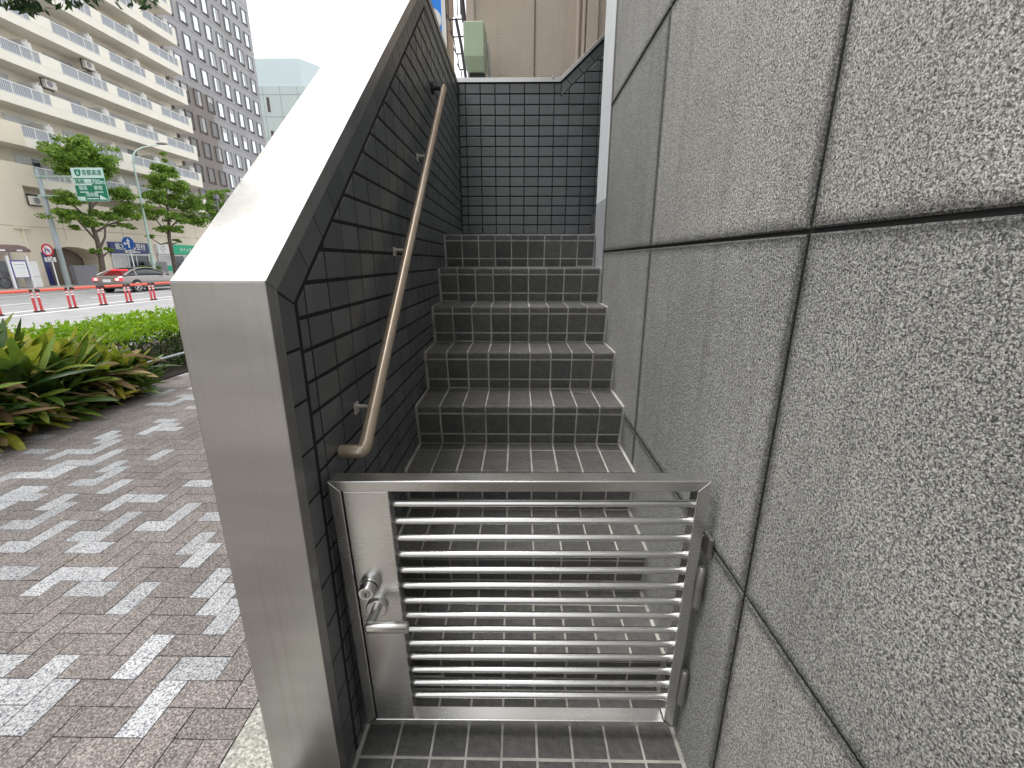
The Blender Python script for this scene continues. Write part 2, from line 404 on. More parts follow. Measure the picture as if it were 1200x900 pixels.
# ================================================================== THE STAIRS
fYZ=lambda a,b,d:(d,a,b)           # polygons in the (Y,Z) plane, depth along X
fXZ=lambda a,b,d:(a,d,b)           # polygons in the (X,Z) plane, depth along Y
fXY=lambda a,b,d:(a,b,d)           # polygons in the (X,Y) plane, depth along Z
R0,RS,T0,TS,UC=.2068,.1957,1.0905,.2431,.032
X0=-.4533; PX=.1025; NC=9; J=.0035
stairs=empty('staircase',(0,1.09,0),'flight of dark grey tiled steps with pale grout between tiled wall and granite wall','stairs')
def cols():
    for i in range(NC): yield X0+i*PX+J, X0+(i+1)*PX-J
for k in range(8):
    Y=T0+k*TS; Z=R0+k*RS; zb=Z-RS if k else .05
    Yn=Y+TS+UC; last=(k==7)
    mb=MB()
    # grout body
    yend=Yn+.02 if not last else 3.72
    mb.prism([(Y+.004,Z-.003),(Y+.004,Z-.036),(Y+UC+.004,zb-.02),(yend,zb-.02),(yend,Z-.003)],fYZ,XL-.004,XR+.004 if not last else XR-.004,0)
    for xa,xb in cols():
        xa+=random.uniform(-.0008,.0008); xb+=random.uniform(-.0008,.0008)
        # nosing: top and lip in one curved piece
        prof=[(Y+.100,Z-.006),(Y+.100,Z+random.uniform(-.0008,.0006)),(Y+.012,Z),(Y+.004,Z-.003),(Y,Z-.010),(Y+.001,Z-.034),(Y+.008,Z-.036)]
        n=len(prof)
        vs=[(xa,p[0],p[1]) for p in prof]+[(xb,p[0],p[1]) for p in prof]
        mb.add(vs,[(i,i+1,n+i+1,n+i) for i in range(n-1)]+[tuple(range(n)),tuple(range(n,2*n))[::-1]],1)
        # tread rows
        if not last: rows=[(Y+.1035,Y+.2005),(Y+.2075,Yn-.002)]
        else:
            rows=[(Y+.1035,Y+.2005)]; y=Y+.2075
            while y<3.70: rows.append((y,min(y+.0955,3.712))); y+=.1025
        for ya,yb in rows:
            mb.tile(rect(xa,xb,ya,yb),fXY,Z-.008,Z+random.uniform(-.001,.0006),.0018,1)
        # riser rows (leaning back)
        H=Z-zb
        def fr(a,b,dd): 
            t=max(0,min(1,(Z-.036-b)/max(.01,(H-.036)))); return (a, Y+.004+UC*t-dd, b)
        for za,zc in ((Z-.141,Z-.043),(zb+.002,Z-.148)):
            if zc-za<.012: continue
            mb.tile(rect(xa,xb,za,zc),fr,-.004,.004+random.uniform(-.0006,.0006),.0018,1)
    mb.build('landing_step' if last else 'step',[M['grout'],M['floortile']],stairs)
# entrance floor
mb=MB(); mb.box(XL-.004,XR+.004,.42,T0+UC+.03,-.02,.047,0)
y=.885-4*PX
while y<T0+UC-.02:
    for xa,xb in cols(): mb.tile(rect(xa,xb,y+J+.001,min(y+PX-J-.001,T0+UC)),fXY,.04,.05+random.uniform(-.0012,.0006),.002,1)
    y+=PX
tag(mb.build('entrance_floor',[M['grout'],M['floortile']]),'dark tiled floor strip under and before the steel gate','floor',kind='structure')
# second flight to the right beyond the landing
fl=empty('upper_staircase',(.6,3.3,1.57),'next dark stair flight turning right at the landing behind the granite corner','stairs')
ZL=R0+7*RS
for k in range(5):
    mb=MB(); xs=.585+k*.25; z1=ZL+(k+1)*.19
    mb.box(xs,xs+.28,2.87,3.712,ZL+.001 if k==0 else z1-.2,z1-.003,0)
    for j in range(8):
        ya=2.88+j*.104
        mb.tile(rect(ya,ya+.097,z1-.135,z1-.04),lambda a,b,dd:(xs-dd,a,b),-.002,.004,.002,1)
        mb.tile(rect(ya,ya+.097,z1-.185,z1-.142),lambda a,b,dd:(xs-dd,a,b),-.002,.004,.002,1)
        mb.tile(rect(xs-.004,xs+.1,ya,ya+.097),fXY,z1-.03,z1,.002,1)
        mb.tile(rect(xs+.107,xs+.245,ya,ya+.097),fXY,z1-.03,z1,.002,1)
    mb.build('step',[M['grout'],M['floortile']],fl)
mb=MB(); mb.box(.484,.584,2.86,3.712,ZL-.2,ZL-.001,0)
mb.build('landing_floor',[M['floortile']],fl)

# ---------------------------------------------------------------- left tiled wall with steel coping
lw=empty('tiled_stair_wall',(-.545,2.3,0),'dark tiled stair wall with sloping stainless steel coping','wall')
SL=.79
P=[(.79,-.05),(.79,1.382),(2.471,2.71),(3.93,2.71)]
def offpath(d):
    l=math.hypot(1,SL); nx,nz=SL/l,-1/l        # inward normal of the slope
    # slope line: z=1.382+SL*(y-.79) shifted by d along (nx,nz)
    zs=lambda yy: 1.382+SL*(yy-.79)-d*l
    ya=.79+d; zt=2.71-d; yb=.79+(zt-1.382+d*l)/SL
    return [(ya,-.05),(ya,zs(ya)),(yb,zt),(3.93,zt)]
I=offpath(.036)
mb=MB()
for a in range(3):
    quad=[P[a],P[a+1],I[a+1],I[a]]
    if a==0: mb.prism([P[0],(P[1][0],P[1][1]-.0006),(I[1][0],I[1][1]-.0006),I[0]],fYZ,-.633,-.457)
    else: mb.prism(quad,fYZ,-.633,-.457)
mb.build('steel_coping',[M['steel']],lw,bevel=.0016)
I2=offpath(.030)
mb=MB(); mb.prism([I2[0],I2[1],I2[2],I2[3],(3.93,-.05)],fYZ,-.627,XL-.0028); mb.build('wall_core',[M['walljoint']],lw)
def tile_wall(fn,d0,d1,mb):
    l=math.hypot(1,SL)
    top=lambda yy,d: 1.382+SL*(yy-.79)-d*l
    JH,JV=.0048,.0036
    A_=offpath(.0425)[1]; B_=offpath(.1)[1]; tx,tz=B_[0]-A_[0],B_[1]-A_[1]; hh=math.hypot(tx,tz); ma,mc=-tz/hh,tx/hh
    if mc<0: ma,mc=-ma,-mc
    mk_=ma*A_[0]+mc*A_[1]
    # end border: upright tiles
    ya,yb=.834,.892
    z=1.36
    step=.1135
    zz=1.2385
    zs=[zz-k*step for k in range(12)]
    prev=None
    for k,zt in enumerate([1.40]+zs):
        zb=zs[k] if k<len(zs) else zt-step
        if zb>=zt: continue
        p=rect(ya,yb,zb+JH*.7,zt-JH*.7)
        if k==0: p=clip(rect(ya,yb,zb+JH*.7,1.5),ma,mc,mk_-.0022)
        mb.tile(p,fn,d0,d1,.0022)
    # sloping border
    ux,uz=1/l,SL/l; nx,nz=SL/l,-1/l
    def S(s,d): return (.79+ux*s+nx*d,1.382+uz*s+nz*d)
    s=.045; 
    smax=(2.471-.79)*l-.02
    while s<smax:
        e=min(s+.1095,smax)
        p=[S(s,.0425),S(e,.0425),S(e,.1),S(s,.1)][::-1]
        if s<.0451:
            p=[S(-.15,.0425),S(e,.0425),S(e,.1),S(-.15,.1)][::-1]; p=clip(p,-ma,-mc,-mk_-.0022)
        
        mb.tile(p,fn,d0,d1,.0022); s+=.1125
    # top border, horizontal
    y=2.49
    while y<3.70:
        p=rect(y,min(y+.1085,3.716),2.71-.1,2.71-.0425); p=clip(p,-SL,1,1.382-SL*.79-.11*l+.03); mb.tile(p,fn,d0,d1,.0022); y+=.1125
    # field
    PY,PZ=.120,.0715
    y0=.9045; ys=[y0,.944]
    while ys[-1]<3.72: ys.append(ys[-1]+PY)
    for a,b in zip(ys,ys[1:]):
        zt=2.730
        while zt>-.02:
            p=rect(a+JV,min(b,3.72)-JV,zt-PZ+JH,zt-JH)
            p=clip(p,-SL,1,1.382-SL*.79-.112*l); p=clip(p,0,1,2.71-.108)
            if len(p)>2: mb.tile(p,fn,d0,d1+random.uniform(-.0006,.0006)*(1 if d1>d0 else -1),.0022)
            zt-=PZ
mb=MB(); tile_wall(fYZ,XL-.008,XL,mb); mb.build('tile_facing',[M['walltile']],lw)
mb=MB(); tile_wall(fYZ,-.622,-.630,mb); mb.build('tile_facing',[M['walltile']],lw)

# ---------------------------------------------------------------- back wall
bw=empty('tiled_back_wall',(.5,3.8,1.5),'dark blue grey tiled wall closing the head of the stairs, top edge stepping up right','wall')
SB=.886; lb=math.hypot(1,SB); XC=.31; ZT=2.733
mb=MB(); mb.prism([(XL-.16,.0),(2.2,.0),(2.2,ZT+SB*(2.2-XC)-.02),(XC,ZT-.02),(XL-.0,ZT-.02),(XL-.0,1.0),(XL-.16,1.0)],fXZ,3.7228,3.87); mb.build('wall_core',[M['walljoint']],bw)
mb=MB()
JH,JV=.0046,.0030
fb=lambda a,b,dd:(a,3.728-dd,b)
xs=[XL+.002,-.406]
while xs[-1]<2.1: xs.append(xs[-1]+.112)
for a,b in zip(xs,xs[1:]):
    zt=2.700+14*.0715
    while zt>1.5:
        p0=rect(a+JV,b-JV,zt-.0715+JH,zt-JH)
        if zt<2.61: ps=[p0]
        else: ps=[clip(clip(p0,1,0,XC+.004),0,1,2.699), clip(clip(p0,-1,0,-(XC+.004)),-SB,1,ZT-SB*XC-.098*lb)]
        for p in ps:
            if len(p)>2: mb.tile(p,fb,.0,.008+random.uniform(-.0006,.0006),.002)
        zt-=.0715
ux,uz=1/lb,SB/lb; nx,nz=SB/lb,-1/lb
s=-.082
while s<2.3:
    q=lambda s,d:(XC+ux*s+nx*d,ZT+uz*s+nz*d)
    p=[q(s,.034),q(s,.092),q(s+.1085,.092),q(s+.1085,.034)]
    p=clip(p,-1,0,-(XC+.009))
    if len(p)>2: mb.tile(p,fb,.0,.008,.002)
    s+=.1125
mb.build('tile_facing',[M['walltile']],bw)
mb=MB(); mb.prism([(XL,ZT-.03),(XC-.0,ZT-.03),(XC,ZT),(XL,ZT)],fXZ,3.709,3.885)
mb.prism([(XC,ZT-.03),(2.2,ZT-.03+SB*(2.2-XC)),(2.2,ZT+SB*(2.2-XC)),(XC,ZT)],fXZ,3.709,3.885)
mb.build('steel_coping',[M['steel']],bw,bevel=.0015)
mb=MB(); mb.box(.245,.262,3.704,3.73,ZT-.012,ZT+.014); mb.build('coping_clip',[M['steeldark']],bw,bevel=.003)

# ---------------------------------------------------------------- handrail
hr=empty('handrail',(-.43,1.8,1.6),'slim brown handrail fixed up the dark tiled stair wall','handrail')
a=Vector((-.400,1.030,.947)); b=Vector((-.400,2.615,2.300))
dr=(b-a).normalized()
mb=MB(); mb.tube([a+dr*.03,b],.0172,18); mb.build('rail',[M['rail']],hr)
mb=MB()
pts=[Vector((XL+.001,a.y-.010,a.z-.006)),Vector((-.414,a.y-.010,a.z-.006))]
for t in (.2,.5,.8): 
    p0=Vector((-.414,a.y-.010,a.z-.006)); p1=a+Vector((0.003,-.012,-.011)); p2=a+dr*.03
    pts.append(p0*(1-t)**2+p1*2*t*(1-t)+p2*t*t)
pts.append(a+dr*.034)
mb.tube(pts,.0182,18); mb.build('end_elbow',[M['rail']],hr)
mb=MB(); mb.tube([b-dr*.002,b+dr*.006],.0182,18); mb.tube([b+Vector((0,-.012,-.006)),(XL+.001,b.y-.01,b.z-.004)],.012,12); mb.disc((XL,b.y-.01,b.z-.004),(1,0,0),.028,.012); mb.build('end_bracket',[M['brackdark']],hr)
for yy in (1.15,1.66,2.15):
    t=(yy-a.y)/(b.y-a.y); zz=a.z+(b.z-a.z)*t
    mb=MB(); mb.box(XL,XL+.006,yy-.014,yy+.014,zz-.050,zz-.018)
    mb.tube([(XL+.004,yy,zz-.028),(-.405,yy,zz-.03),(-.4,yy,zz-.012)],.006,8)
    mb.build('bracket',[M['bracket']],hr,bevel=.0015)

# ---------------------------------------------------------------- granite building
gb=empty('granite_building',(1.8,-.7,0),'grey speckled granite clad building wall along the right of the stairs','building')
YE=2.56
mb=MB(); mb.box(XR+.0045,4.5,-5,2.85,-.1,8.2); mb.build('joint_backing',[M['black']],gb)
mb=MB()
ys=[.757+.882*k for k in range(-6,3)]; ys=[y for y in ys if y<2.4]+[YE+.003]
ys=[-4.97]+[y for y in ys if y>-4.9]
zs=[.742+.7225*k for k in range(-1,11)]
fg=lambda a,b,dd:(XR+.012-dd,a,b)
for ya,yb in zip(ys,ys[1:]):
    for za,zb in zip(zs,zs[1:]):
        p=rect(ya+.0045,yb-.0045,za+.004,zb-.004)
        mb.tile(p,fg,0,.012,.0032)
    mb.tile(rect(ya+.003,yb-.003,-.09,zs[0]-.003),fg,0,.012,.0022)
mb.build('granite_cladding',[M['granite']],gb)
mb=MB(); mb.box(XR-.001,XR+.2,YE+.004,2.852,1.745,8.2); mb.build('corner_strip',[M['white']],gb,bevel=.004)
mb=MB(); mb.box(XR-.001,XR+.2,YE+.004,2.852,.6,1.744); mb.build('corner_strip',[M['greypaint']],gb,bevel=.004)

# ---------------------------------------------------------------- gate
gate=empty('steel_gate',(.004,.935,.107),'low stainless steel bar gate with lever handle across the foot of the stairs','gate')
gate['_o']=(0,0,0)
gate.rotation_euler=(R(2.55),-.008,0)
GW0,GW1,GH,FD,FW=-.444,.451,.818,.040,.028
mb=MB()
def mitre(pts,y0=0,y1=FD): mb.prism(pts,fXZ,y0,y1)
mitre([(GW0,0),(GW0,GH),(GW0+FW,GH-FW),(GW0+FW,FW)]); mitre([(GW1,0),(GW1-FW,FW),(GW1-FW,GH-FW),(GW1,GH)])
mitre([(GW0,GH),(GW1,GH),(GW1-FW,GH-FW),(GW0+FW,GH-FW)]); mitre([(GW0,0),(GW0+FW,FW*.8),(GW1-FW,FW*.8),(GW1,0)])
mb.build('gate_frame',[M['gatesteel']],gate,bevel=.0022,seg=3)
mb=MB(); mb.box(GW0+FW+.004,-.304,.002,.036,FW*.8+.001,GH-FW-.001); mb.build('lock_panel',[M['gatesteel']],gate,bevel=.0015)
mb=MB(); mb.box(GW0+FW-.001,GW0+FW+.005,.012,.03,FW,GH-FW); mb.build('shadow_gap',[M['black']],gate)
for i in range(14):
    z=.1000+i*.0497
    mb=MB(); mb.tube([(-.3035,.019,z),(-.2975,.019,z),(-.292,.019,z),(GW1-FW+.002,.019,z)],[.0045,.0080,.0088,.0088],16)
    mb.tube([(GW1-FW-.006,.019,z),(GW1-FW+.001,.019,z)],.0105,14)
    mb.build('bar',[M['gatesteel']],gate)
# lock cylinder and lever
mb=MB(); c=(-.376,.002,.517)
mb.tube([(c[0],.002,c[2]),(c[0],-.010,c[2]),(c[0],-.012,c[2])],[.0265,.0265,.025],28)
mb.tube([(c[0],-.014,c[2]),(c[0]-.001,-.030,c[2]),(c[0]-.001,-.033,c[2])],[.0235,.0195,.018],28)
cyl=mb.build('lock_cylinder',[M['gatesteel']],gate)
mb=MB(); mb.tube([(c[0]-.001,-.0325,c[2]),(c[0]-.001,-.0345,c[2])],.012,20); mb.box(c[0]-.0026,c[0]+.0006,-.0355,-.0343,c[2]-.006,c[2]+.005,1); mb.build('keyhole',[M['steeldark'],M['black']],cyl)
mb=MB(); r=(-.366,.002,.444)
mb.tube([(r[0],.002,r[2]),(r[0],-.007,r[2]),(r[0],-.009,r[2])],[.0275,.0275,.025],28)
rose=mb.build('handle_rose',[M['gatesteel']],gate)
mb=MB(); mb.tube([(r[0],-.005,r[2]),(r[0],-.030,r[2]),(r[0]-.002,-.055,r[2]-.001)],[.0125,.0115,.0125],16)
# lever: flattened rounded bar
prof=[]
for k in range(12):
    an=2*math.pi*k/12; prof.append((.0085*math.copysign(abs(math.cos(an))**.6,math.cos(an)),.0105*math.copysign(abs(math.sin(an))**.6,math.sin(an))))
st=[(-.0135,.35),(-.012,.75),(-.006,1),(.02,1),(.092,1),(.0955,.8)]
vs=[];n=12
for x,k in st: vs+=[(r[0]+x,-.058+a*k*1.15,r[2]-.006+b*k*1.3) for a,b in prof]
fs=[(i*n+k,i*n+(k+1)%n,(i+1)*n+(k+1)%n,(i+1)*n+k) for i in range(len(st)-1) for k in range(n)]+[tuple(range(n)),tuple(range((len(st)-1)*n,len(st)*n))]
mb.add(vs,fs,0,True); mb.build('lever',[M['gatesteel']],gate)
# hinges
mb=MB(); mb.box(.458,.4735,.022,.030,-.035,.65); mb.box(.4635,.4735,-.012,.022,.61,.665); mb.build('hinge_stile',[M['steeldark']],gate,bevel=.0012)
for z0,z1 in ((.455,.575),(.105,.225)):
    mb=MB(); mb.tube([(.4590,-.004,z0),(.4590,-.004,(z0+z1)/2-.0006)],.0095,16); mb.tube([(.4590,-.004,(z0+z1)/2+.0006),(.4590,-.004,z1),(.4590,-.004,z1+.004)],[.0095,.0095,.006],16)
    mb.box(.4515,.459,-.002,.003,z0+.004,z1-.004); mb.build('hinge_barrel',[M['steeldark']],gate)

# ---------------------------------------------------------------- behind the back wall
bb=empty('beige_building',(2,6.5,0),'beige sprayed stucco building with vertical grooves behind the stair head','building')
mb=MB(); mb.box(-.44,6,4.6,9,0,9.5); mb.build('wall',[M['stucco']],bb)
mb=MB()
mb.box(-.475,-.40,4.57,4.70,0,9.5); mb.build('corner_pilaster',[M['stucco']],bb,bevel=.008)
mb=MB()
for x in (.138,.80): mb.box(x-.006,x+.006,4.594,4.61,0,9.5)
mb.build('wall_groove',[M['stuccogroove']],bb)
for x in (.525,.575):
    mb=MB(); mb.tube([(x,4.575,0),(x,4.575,9.5)],.016,10); mb.build('pipe',[M['stucco']],bb)
mb=MB(); mb.box(.60,.70,4.56,4.612,0,9.5); mb.build('panel_strip',[M['stucco']],bb,bevel=.006)
# pale green housing
gx=empty('green_housing',(-.36,4.1,2.74),'pale green metal box with sloping lower front above the tiled back wall','box')
mb=MB()
x0,x1=-.452,-.288; yf=4.10; yb=4.34
sec=[(3.262,0,0),(3.272,.012,.012),(3.03,0,0)]
top=3.265; mid=3.025; bot=2.925
vs=[(x0,yf,mid),(x1,yf,mid),(x1,yf,top),(x0,yf,top),(x0-.012,yb,mid),(x1+.012,yb,mid),(x1+.012,yb,top+.01),(x0-.012,yb,top+.01),(x0+.028,yf+.045,bot),(x1-.002,yf+.045,bot),(x1-.002,yb,bot),(x0+.028,yb,bot)]
mb.add(vs,[(0,1,2,3),(3,2,6,7),(0,3,7,4),(1,5,6,2),(0,8,9,1),(8,11,10,9),(0,4,11,8),(1,9,10,5),(4,7,6,5),(4,5,10,11)])
mb.build('housing_cover',[M['palegreen']],gx,bevel=.007,seg=3)
mb=MB(); mb.box(x0+.035,x1,yf+.07,yb,2.72,2.925); mb.build('housing_base',[M['black']],gx)
mb=MB()
for k,xx in enumerate((x1+.02,x1+.032)): mb.tube([(xx,yb-.03,2.74),(xx+.004,yb-.04,2.95),(xx+.006*math.sin(k*2),yb-.03,3.1),(xx-.012,yb-.02,3.2)],.006,8)
mb.build('cable',[M['netpanel']],gx)
# wire lattice
wl=empty('wire_lattice',(-.7,5.6,2.5),'thin black iron lattice rising beside the pale green box','fence')
mb=MB(); 
for x in (-.80,-.775,-.72,-.675,-.64): mb.tube([(x,5.6,3.95+.3*(x+.8)),(x,5.6,6)],.0055,6)
for k,z in enumerate((3.96,3.80,3.64,3.49,3.34)): 
    xs=-.80+.035*k
    mb.tube([(xs,5.6,z+.05),(xs+.03,5.6,z-.01),(-.55,5.6,z)],.007,6)
    mb.tube([(xs+.04,5.6,z),(xs+.06,5.6,z-.16)],.006,6)
mb.build('lattice_wire',[M['darkiron']],wl)
mb=MB(); mb.tube([(-.70,5.58,6),(-.665,5.58,4.6),(-.60,5.58,3.92)],.026,8); mb.tube([(-.69,5.58,3.95),(-.64,5.58,3.7),(-.60,5.58,3.4)],.016,8); mb.build('lattice_brace',[M['darkiron']],wl)
# blue sign on a tan post
bs=empty('blue_sign_board',(-1.0,6,2.9),'tall bright blue sign board with white edge glimpsed past the stair wall','sign')
mb=MB(); mb.box(-1.75,-.905,5.98,6.06,3.15,5.4); mb.build('sign_face',[M['bluesign']],bs)
mb=MB(); mb.box(-.904,-.855,5.96,6.08,3.0,5.42); mb.box(-1.8,-.856,5.97,6.07,5.4,5.44); mb.build('sign_edge',[M['signwhite']],bs)
mb=MB()
mb.tube([(-1.03,5.974,4.12),(-1.03,5.9755,4.12)],.12,24); mb.build('white_mark',[M['signwhite']],bs)
mb=MB(); mb.box(-.85,-.79,6.0,6.1,0,5.6); mb.build('post',[M['tanpaint']],bs)
mb=MB(); mb.box(-1.6,-.48,5.2,5.32,0,2.98); tag(mb.build('pale_boundary_wall',[M['white']]),'low whitewashed wall behind the tiled back wall, left of the beige building','wall')
#__PART2__
# ================================================================== STREET SIDE
# ---------------------------------------------------------------- ground, pavement
mb=MB(); mb.add([(-900,-900,-.9),(900,-900,-.9),(900,900,-.9),(-900,900,-.9)],[(0,1,2,3)]); tag(mb.build('ground',[M['earth']]),'flat ground spreading to the horizon',kind='structure')
mb=MB(); mb.box(-6.9,4.6,-14,60,-.5,-.006); tag(mb.build('pavement_base',[M['paverjoint']]),'pavement bed under the block paving','ground',kind='structure')
mb=MB(); mb.box(-6.98,-6.75,-14,60,-.5,.012); tag(mb.build('kerb',[M['concrete']],bevel=.02),'concrete kerb between planting strip and road','kerb',kind='structure')
prof=[(-6.98,-.13),(-10,-.2),(-16,-.40),(-27.5,-.40)]
mb=MB()
for (xa,za),(xb,zb) in zip(prof,prof[1:]): mb.add([(xa,-60,za),(xa,160,za),(xb,160,zb),(xb,-60,zb)],[(0,1,2,3)])
tag(mb.build('road',[M['asphalt']]),'pale worn asphalt road between the planting strip and the apartment block',kind='structure')
mb=MB()
for k in range(24):
    y=4+k*6.0; mb.box(-21.9,-21.75,y,y+3.2,-.397,-.393)
for x in (-17.2,-18.4): mb.box(x-.08,x+.08,-20,120,-.398,-.394)
mb.box(-26.9,-26.75,-20,120,-.398,-.394); mb.box(-10.1,-9.95,-20,120,-.2,-.192)
tag(mb.build('road_markings',[M['whitepaint']]),'white lane lines painted on the road',kind='structure')
mb=MB(); mb.box(-33.4,-27.7,-30,120,-.5,-.25); tag(mb.build('far_pavement',[M['farpave']]),'pinkish pavement in front of the apartment block','pavement',kind='structure')
mb=MB(); mb.box(-27.7,-27.5,-30,120,-.5,-.24); tag(mb.build('far_kerb',[M['concrete']],bevel=.02),'kerb on the far side of the road','kerb',kind='structure')
# block paving, herringbone
S=.0952; OY=.959-.0952*4; OX=-.8675
white=[]
WB=[(-1.186, 1.044, 'V'), (-1.137, 1.187, 'H'), (-1.375, 1.232, 'V'), (-1.91, 1.27, 'H'), (-1.818, 1.177, 'H'), (-1.739, 1.085, 'H'), (-1.555, 1.036, 'V'), (-1.64, 1.127, 'V'), (-2.176, 1.689, 'V'), (-2.389, 1.742, 'H'), (-2.134, 1.835, 'H'), (-2.598, 1.819, 'H'), (-2.793, 2.004, 'H'), (-2.521, 2.052, 'V'), (-1.958, 1.652, 'H'), (-1.864, 1.553, 'H'), (-1.639, 1.51, 'V'), (-1.388, 1.621, 'V'), (-1.282, 1.517, 'V'), (-1.171, 1.424, 'V'), (-1.633, 1.892, 'V'), (-1.542, 1.798, 'V'), (-1.96, 2.026, 'H'), (-1.907, 2.169, 'V'), (-2.208, 2.02, 'H'), (-2.171, 2.101, 'V'), (-2.07, 2.489, 'H'), (-1.734, 2.124, 'H'), (-2.276, 2.389, 'H'), (-2.387, 2.293, 'V'), (-2.478, 2.347, 'V'), (-2.789, 2.329, 'V'), (-2.702, 2.244, 'V'), (-2.965, 2.367, 'H'), (-3.042, 2.267, 'V'), (-3.199, 2.406, 'V'), (-2.846, 2.555, 'H'), (-2.771, 2.665, 'V'), (-2.868, 2.786, 'V'), (-2.603, 2.524, 'V'), (-3.153, 2.685, 'V'), (-3.411, 2.571, 'V'), (-3.337, 2.721, 'H'), (-3.291, 2.858, 'V'), (-3.122, 3.024, 'V'), (-2.689, 2.969, 'V'), (-3.222, 3.716, 'H'), (-3.193, 3.524, 'V'), (-2.996, 3.486, 'H'), (-3.64, 2.716, 'H'), (-2.806, 2.027, 'H'), (-2.534, 2.079, 'V'), (-2.304, 2.042, 'H')]
blocks={}
for i in range(1,47):                 # column i runs from OX-(i)*S to OX-(i-1)*S
    for j in range(0,115):
        a=(j-i)%4
        x1=OX-(i-1)*S; y0=OY+j*S
        if a==0: blocks[(i,j)]=('V',x1-S,x1,y0,y0+2*S)
        if a==2 : blocks[(i,j)]=('H',x1-S,x1+S,y0,y0+S)      # spans column i and the one to its right
wset=set()
for x,y,o in WB:
    best=None
    for k,(oo,xa,xb,ya,yb) in blocks.items():
        if oo!=o: continue
        d=abs((xa+xb)/2-x)+abs((ya+yb)/2-y)
        if best is None or d<best[0]: best=(d,k)
    wset.add(best[1])
rnd=random.Random(11)
mb=MB()
for k,(o,xa,xb,ya,yb) in blocks.items():
    if xb>OX+1e-6: xb=OX
    xa=max(xa,-4.38)
    if xb-xa<.02: continue
    far=(ya>2.75) or ((ya>1.9) and xa<-2.9) 
    wt=k in wset or (far and rnd.random()<.13) or (ya<.75 and rnd.random()<.15)
    e=.0016
    mb.tile(rect(xa+e,xb-e,ya+e,yb-e),fXY,-.012,rnd.uniform(-.0012,.0008),.0016,1 if wt else 0)
tag(mb.build('block_paving',[M['paverbrown'],M['paverwhite']]),'brown herringbone block paving scattered with white speckled blocks','pavement',kind='structure')
mb=MB()
y=-.2
for k in range(40):
    mb.tile(rect(OX+.003,-.668,1.088+(k-5)*.285+.002,1.088+(k-4)*.285-.002),fXY,-.012,rnd.uniform(-.001,.001),.0016)
tag(mb.build('edging_slabs',[M['pavergrey']]),'pale grey slabs edging the block paving beside the stair wall','pavement',kind='structure')
mb=MB(); mb.box(-.666,-.634,.3,14,-.02,.012); tag(mb.build('wall_footing',[M['concrete']]),'narrow concrete footing along the stair wall','footing',kind='structure')
# paving behind the viewer and rest
mb=MB(); mb.box(-4.38,-.48,-14,OY-.002,-.02,-.001); tag(mb.build('rear_paving',[M['paverbrown']]),'brown paving continuing along the pavement','pavement',kind='structure')
mb=MB(); mb.box(-6.75,-4.40,-14,60,-.02,.01); tag(mb.build('planting_soil',[M['soil']]),'dark soil of the planting strip',kind='structure')

# ---------------------------------------------------------------- plants
def blade(mb, base, az, ln, wd, el, droop, twist, mi):
    """one arching strap leaf"""
    b=Vector(base); dirh=Vector((math.cos(az),math.sin(az),0)); side=Vector((-math.sin(az),math.cos(az),0))
    n=7; p=b; pts=[]
    e=el
    for k in range(n+1):
        t=k/n; pts.append(p.copy())
        p=p+(dirh*math.cos(e)+Vector((0,0,1))*math.sin(e))*(ln/n); e-=droop/n
    vs=[]
    for k,q in enumerate(pts):
        t=k/n; w_=wd*max(.05,math.sin(math.pi*min(1,(t*.93+.05)))**.75)*.5 if t<1 else .001
        if t<.12: w_=wd*.10
        tw=twist*t; sd=side*math.cos(tw)+Vector((0,0,1))*math.sin(tw)
        tg=(pts[min(n,k+1)]-pts[max(0,k-1)]).normalized(); up=sd.cross(tg)
        vs+=[q-sd*w_+up*w_*.35,q,q+sd*w_+up*w_*.35]
    fs=[]
    for k in range(n):
        a=3*k; fs+=[(a,a+1,a+4,a+3),(a+1,a+2,a+5,a+4)]
    mb.add(vs,fs,mi,True)
rnd=random.Random(5)
mb=MB()
def hmax(y): return .90 if y<3.9 else max(.36,.90-(y-3.9)*.42)
for k in range(4200):
    y=rnd.uniform(-2.5,4.75); x=rnd.uniform(-6.0,-4.22)
    ht=hmax(y)*(1 if x>-5.2 else .9)*rnd.uniform(.8,1.12)
    front=x>-4.75
    az=rnd.gauss(-.15,.9) if rnd.random()<.6 else rnd.uniform(0,6.28)
    q=rnd.random(); wd=rnd.uniform(.075,.125)
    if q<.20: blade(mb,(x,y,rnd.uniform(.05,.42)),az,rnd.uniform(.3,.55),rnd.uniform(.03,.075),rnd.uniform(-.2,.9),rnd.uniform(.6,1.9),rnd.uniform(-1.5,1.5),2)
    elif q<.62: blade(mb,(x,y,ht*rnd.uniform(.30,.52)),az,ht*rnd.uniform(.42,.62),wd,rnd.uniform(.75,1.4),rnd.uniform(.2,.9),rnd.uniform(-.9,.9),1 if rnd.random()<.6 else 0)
    else: blade(mb,(x,y,ht*rnd.uniform(.05,.35)),az,ht*rnd.uniform(.45,.75),wd,rnd.uniform(.2,1.1),rnd.uniform(.3,1.3),rnd.uniform(-.9,.9),0)
# low outer leaves leaning over the paving
for k in range(520):
    y=rnd.uniform(1.2,4.6); x=rnd.uniform(-4.6,-4.2)
    mi=0 if rnd.random()<.55 else (2 if rnd.random()<.8 else 1)
    blade(mb,(x,y,rnd.uniform(.02,.30)*min(1,hmax(y)/.7)),rnd.gauss(-.1,.65),rnd.uniform(.3,.52),rnd.uniform(.05,.105),rnd.uniform(-.15,.55),rnd.uniform(.1,.9),rnd.uniform(-.9,.9),mi)
tag(mb.build('broad_leaf_ground_cover',[M['aspgreen'],M['aspyellow'],M['aspdry']],fix=False),'dense bed of broad strap leaves, yellow green on top with brown dead leaves below','plants',kind='stuff')

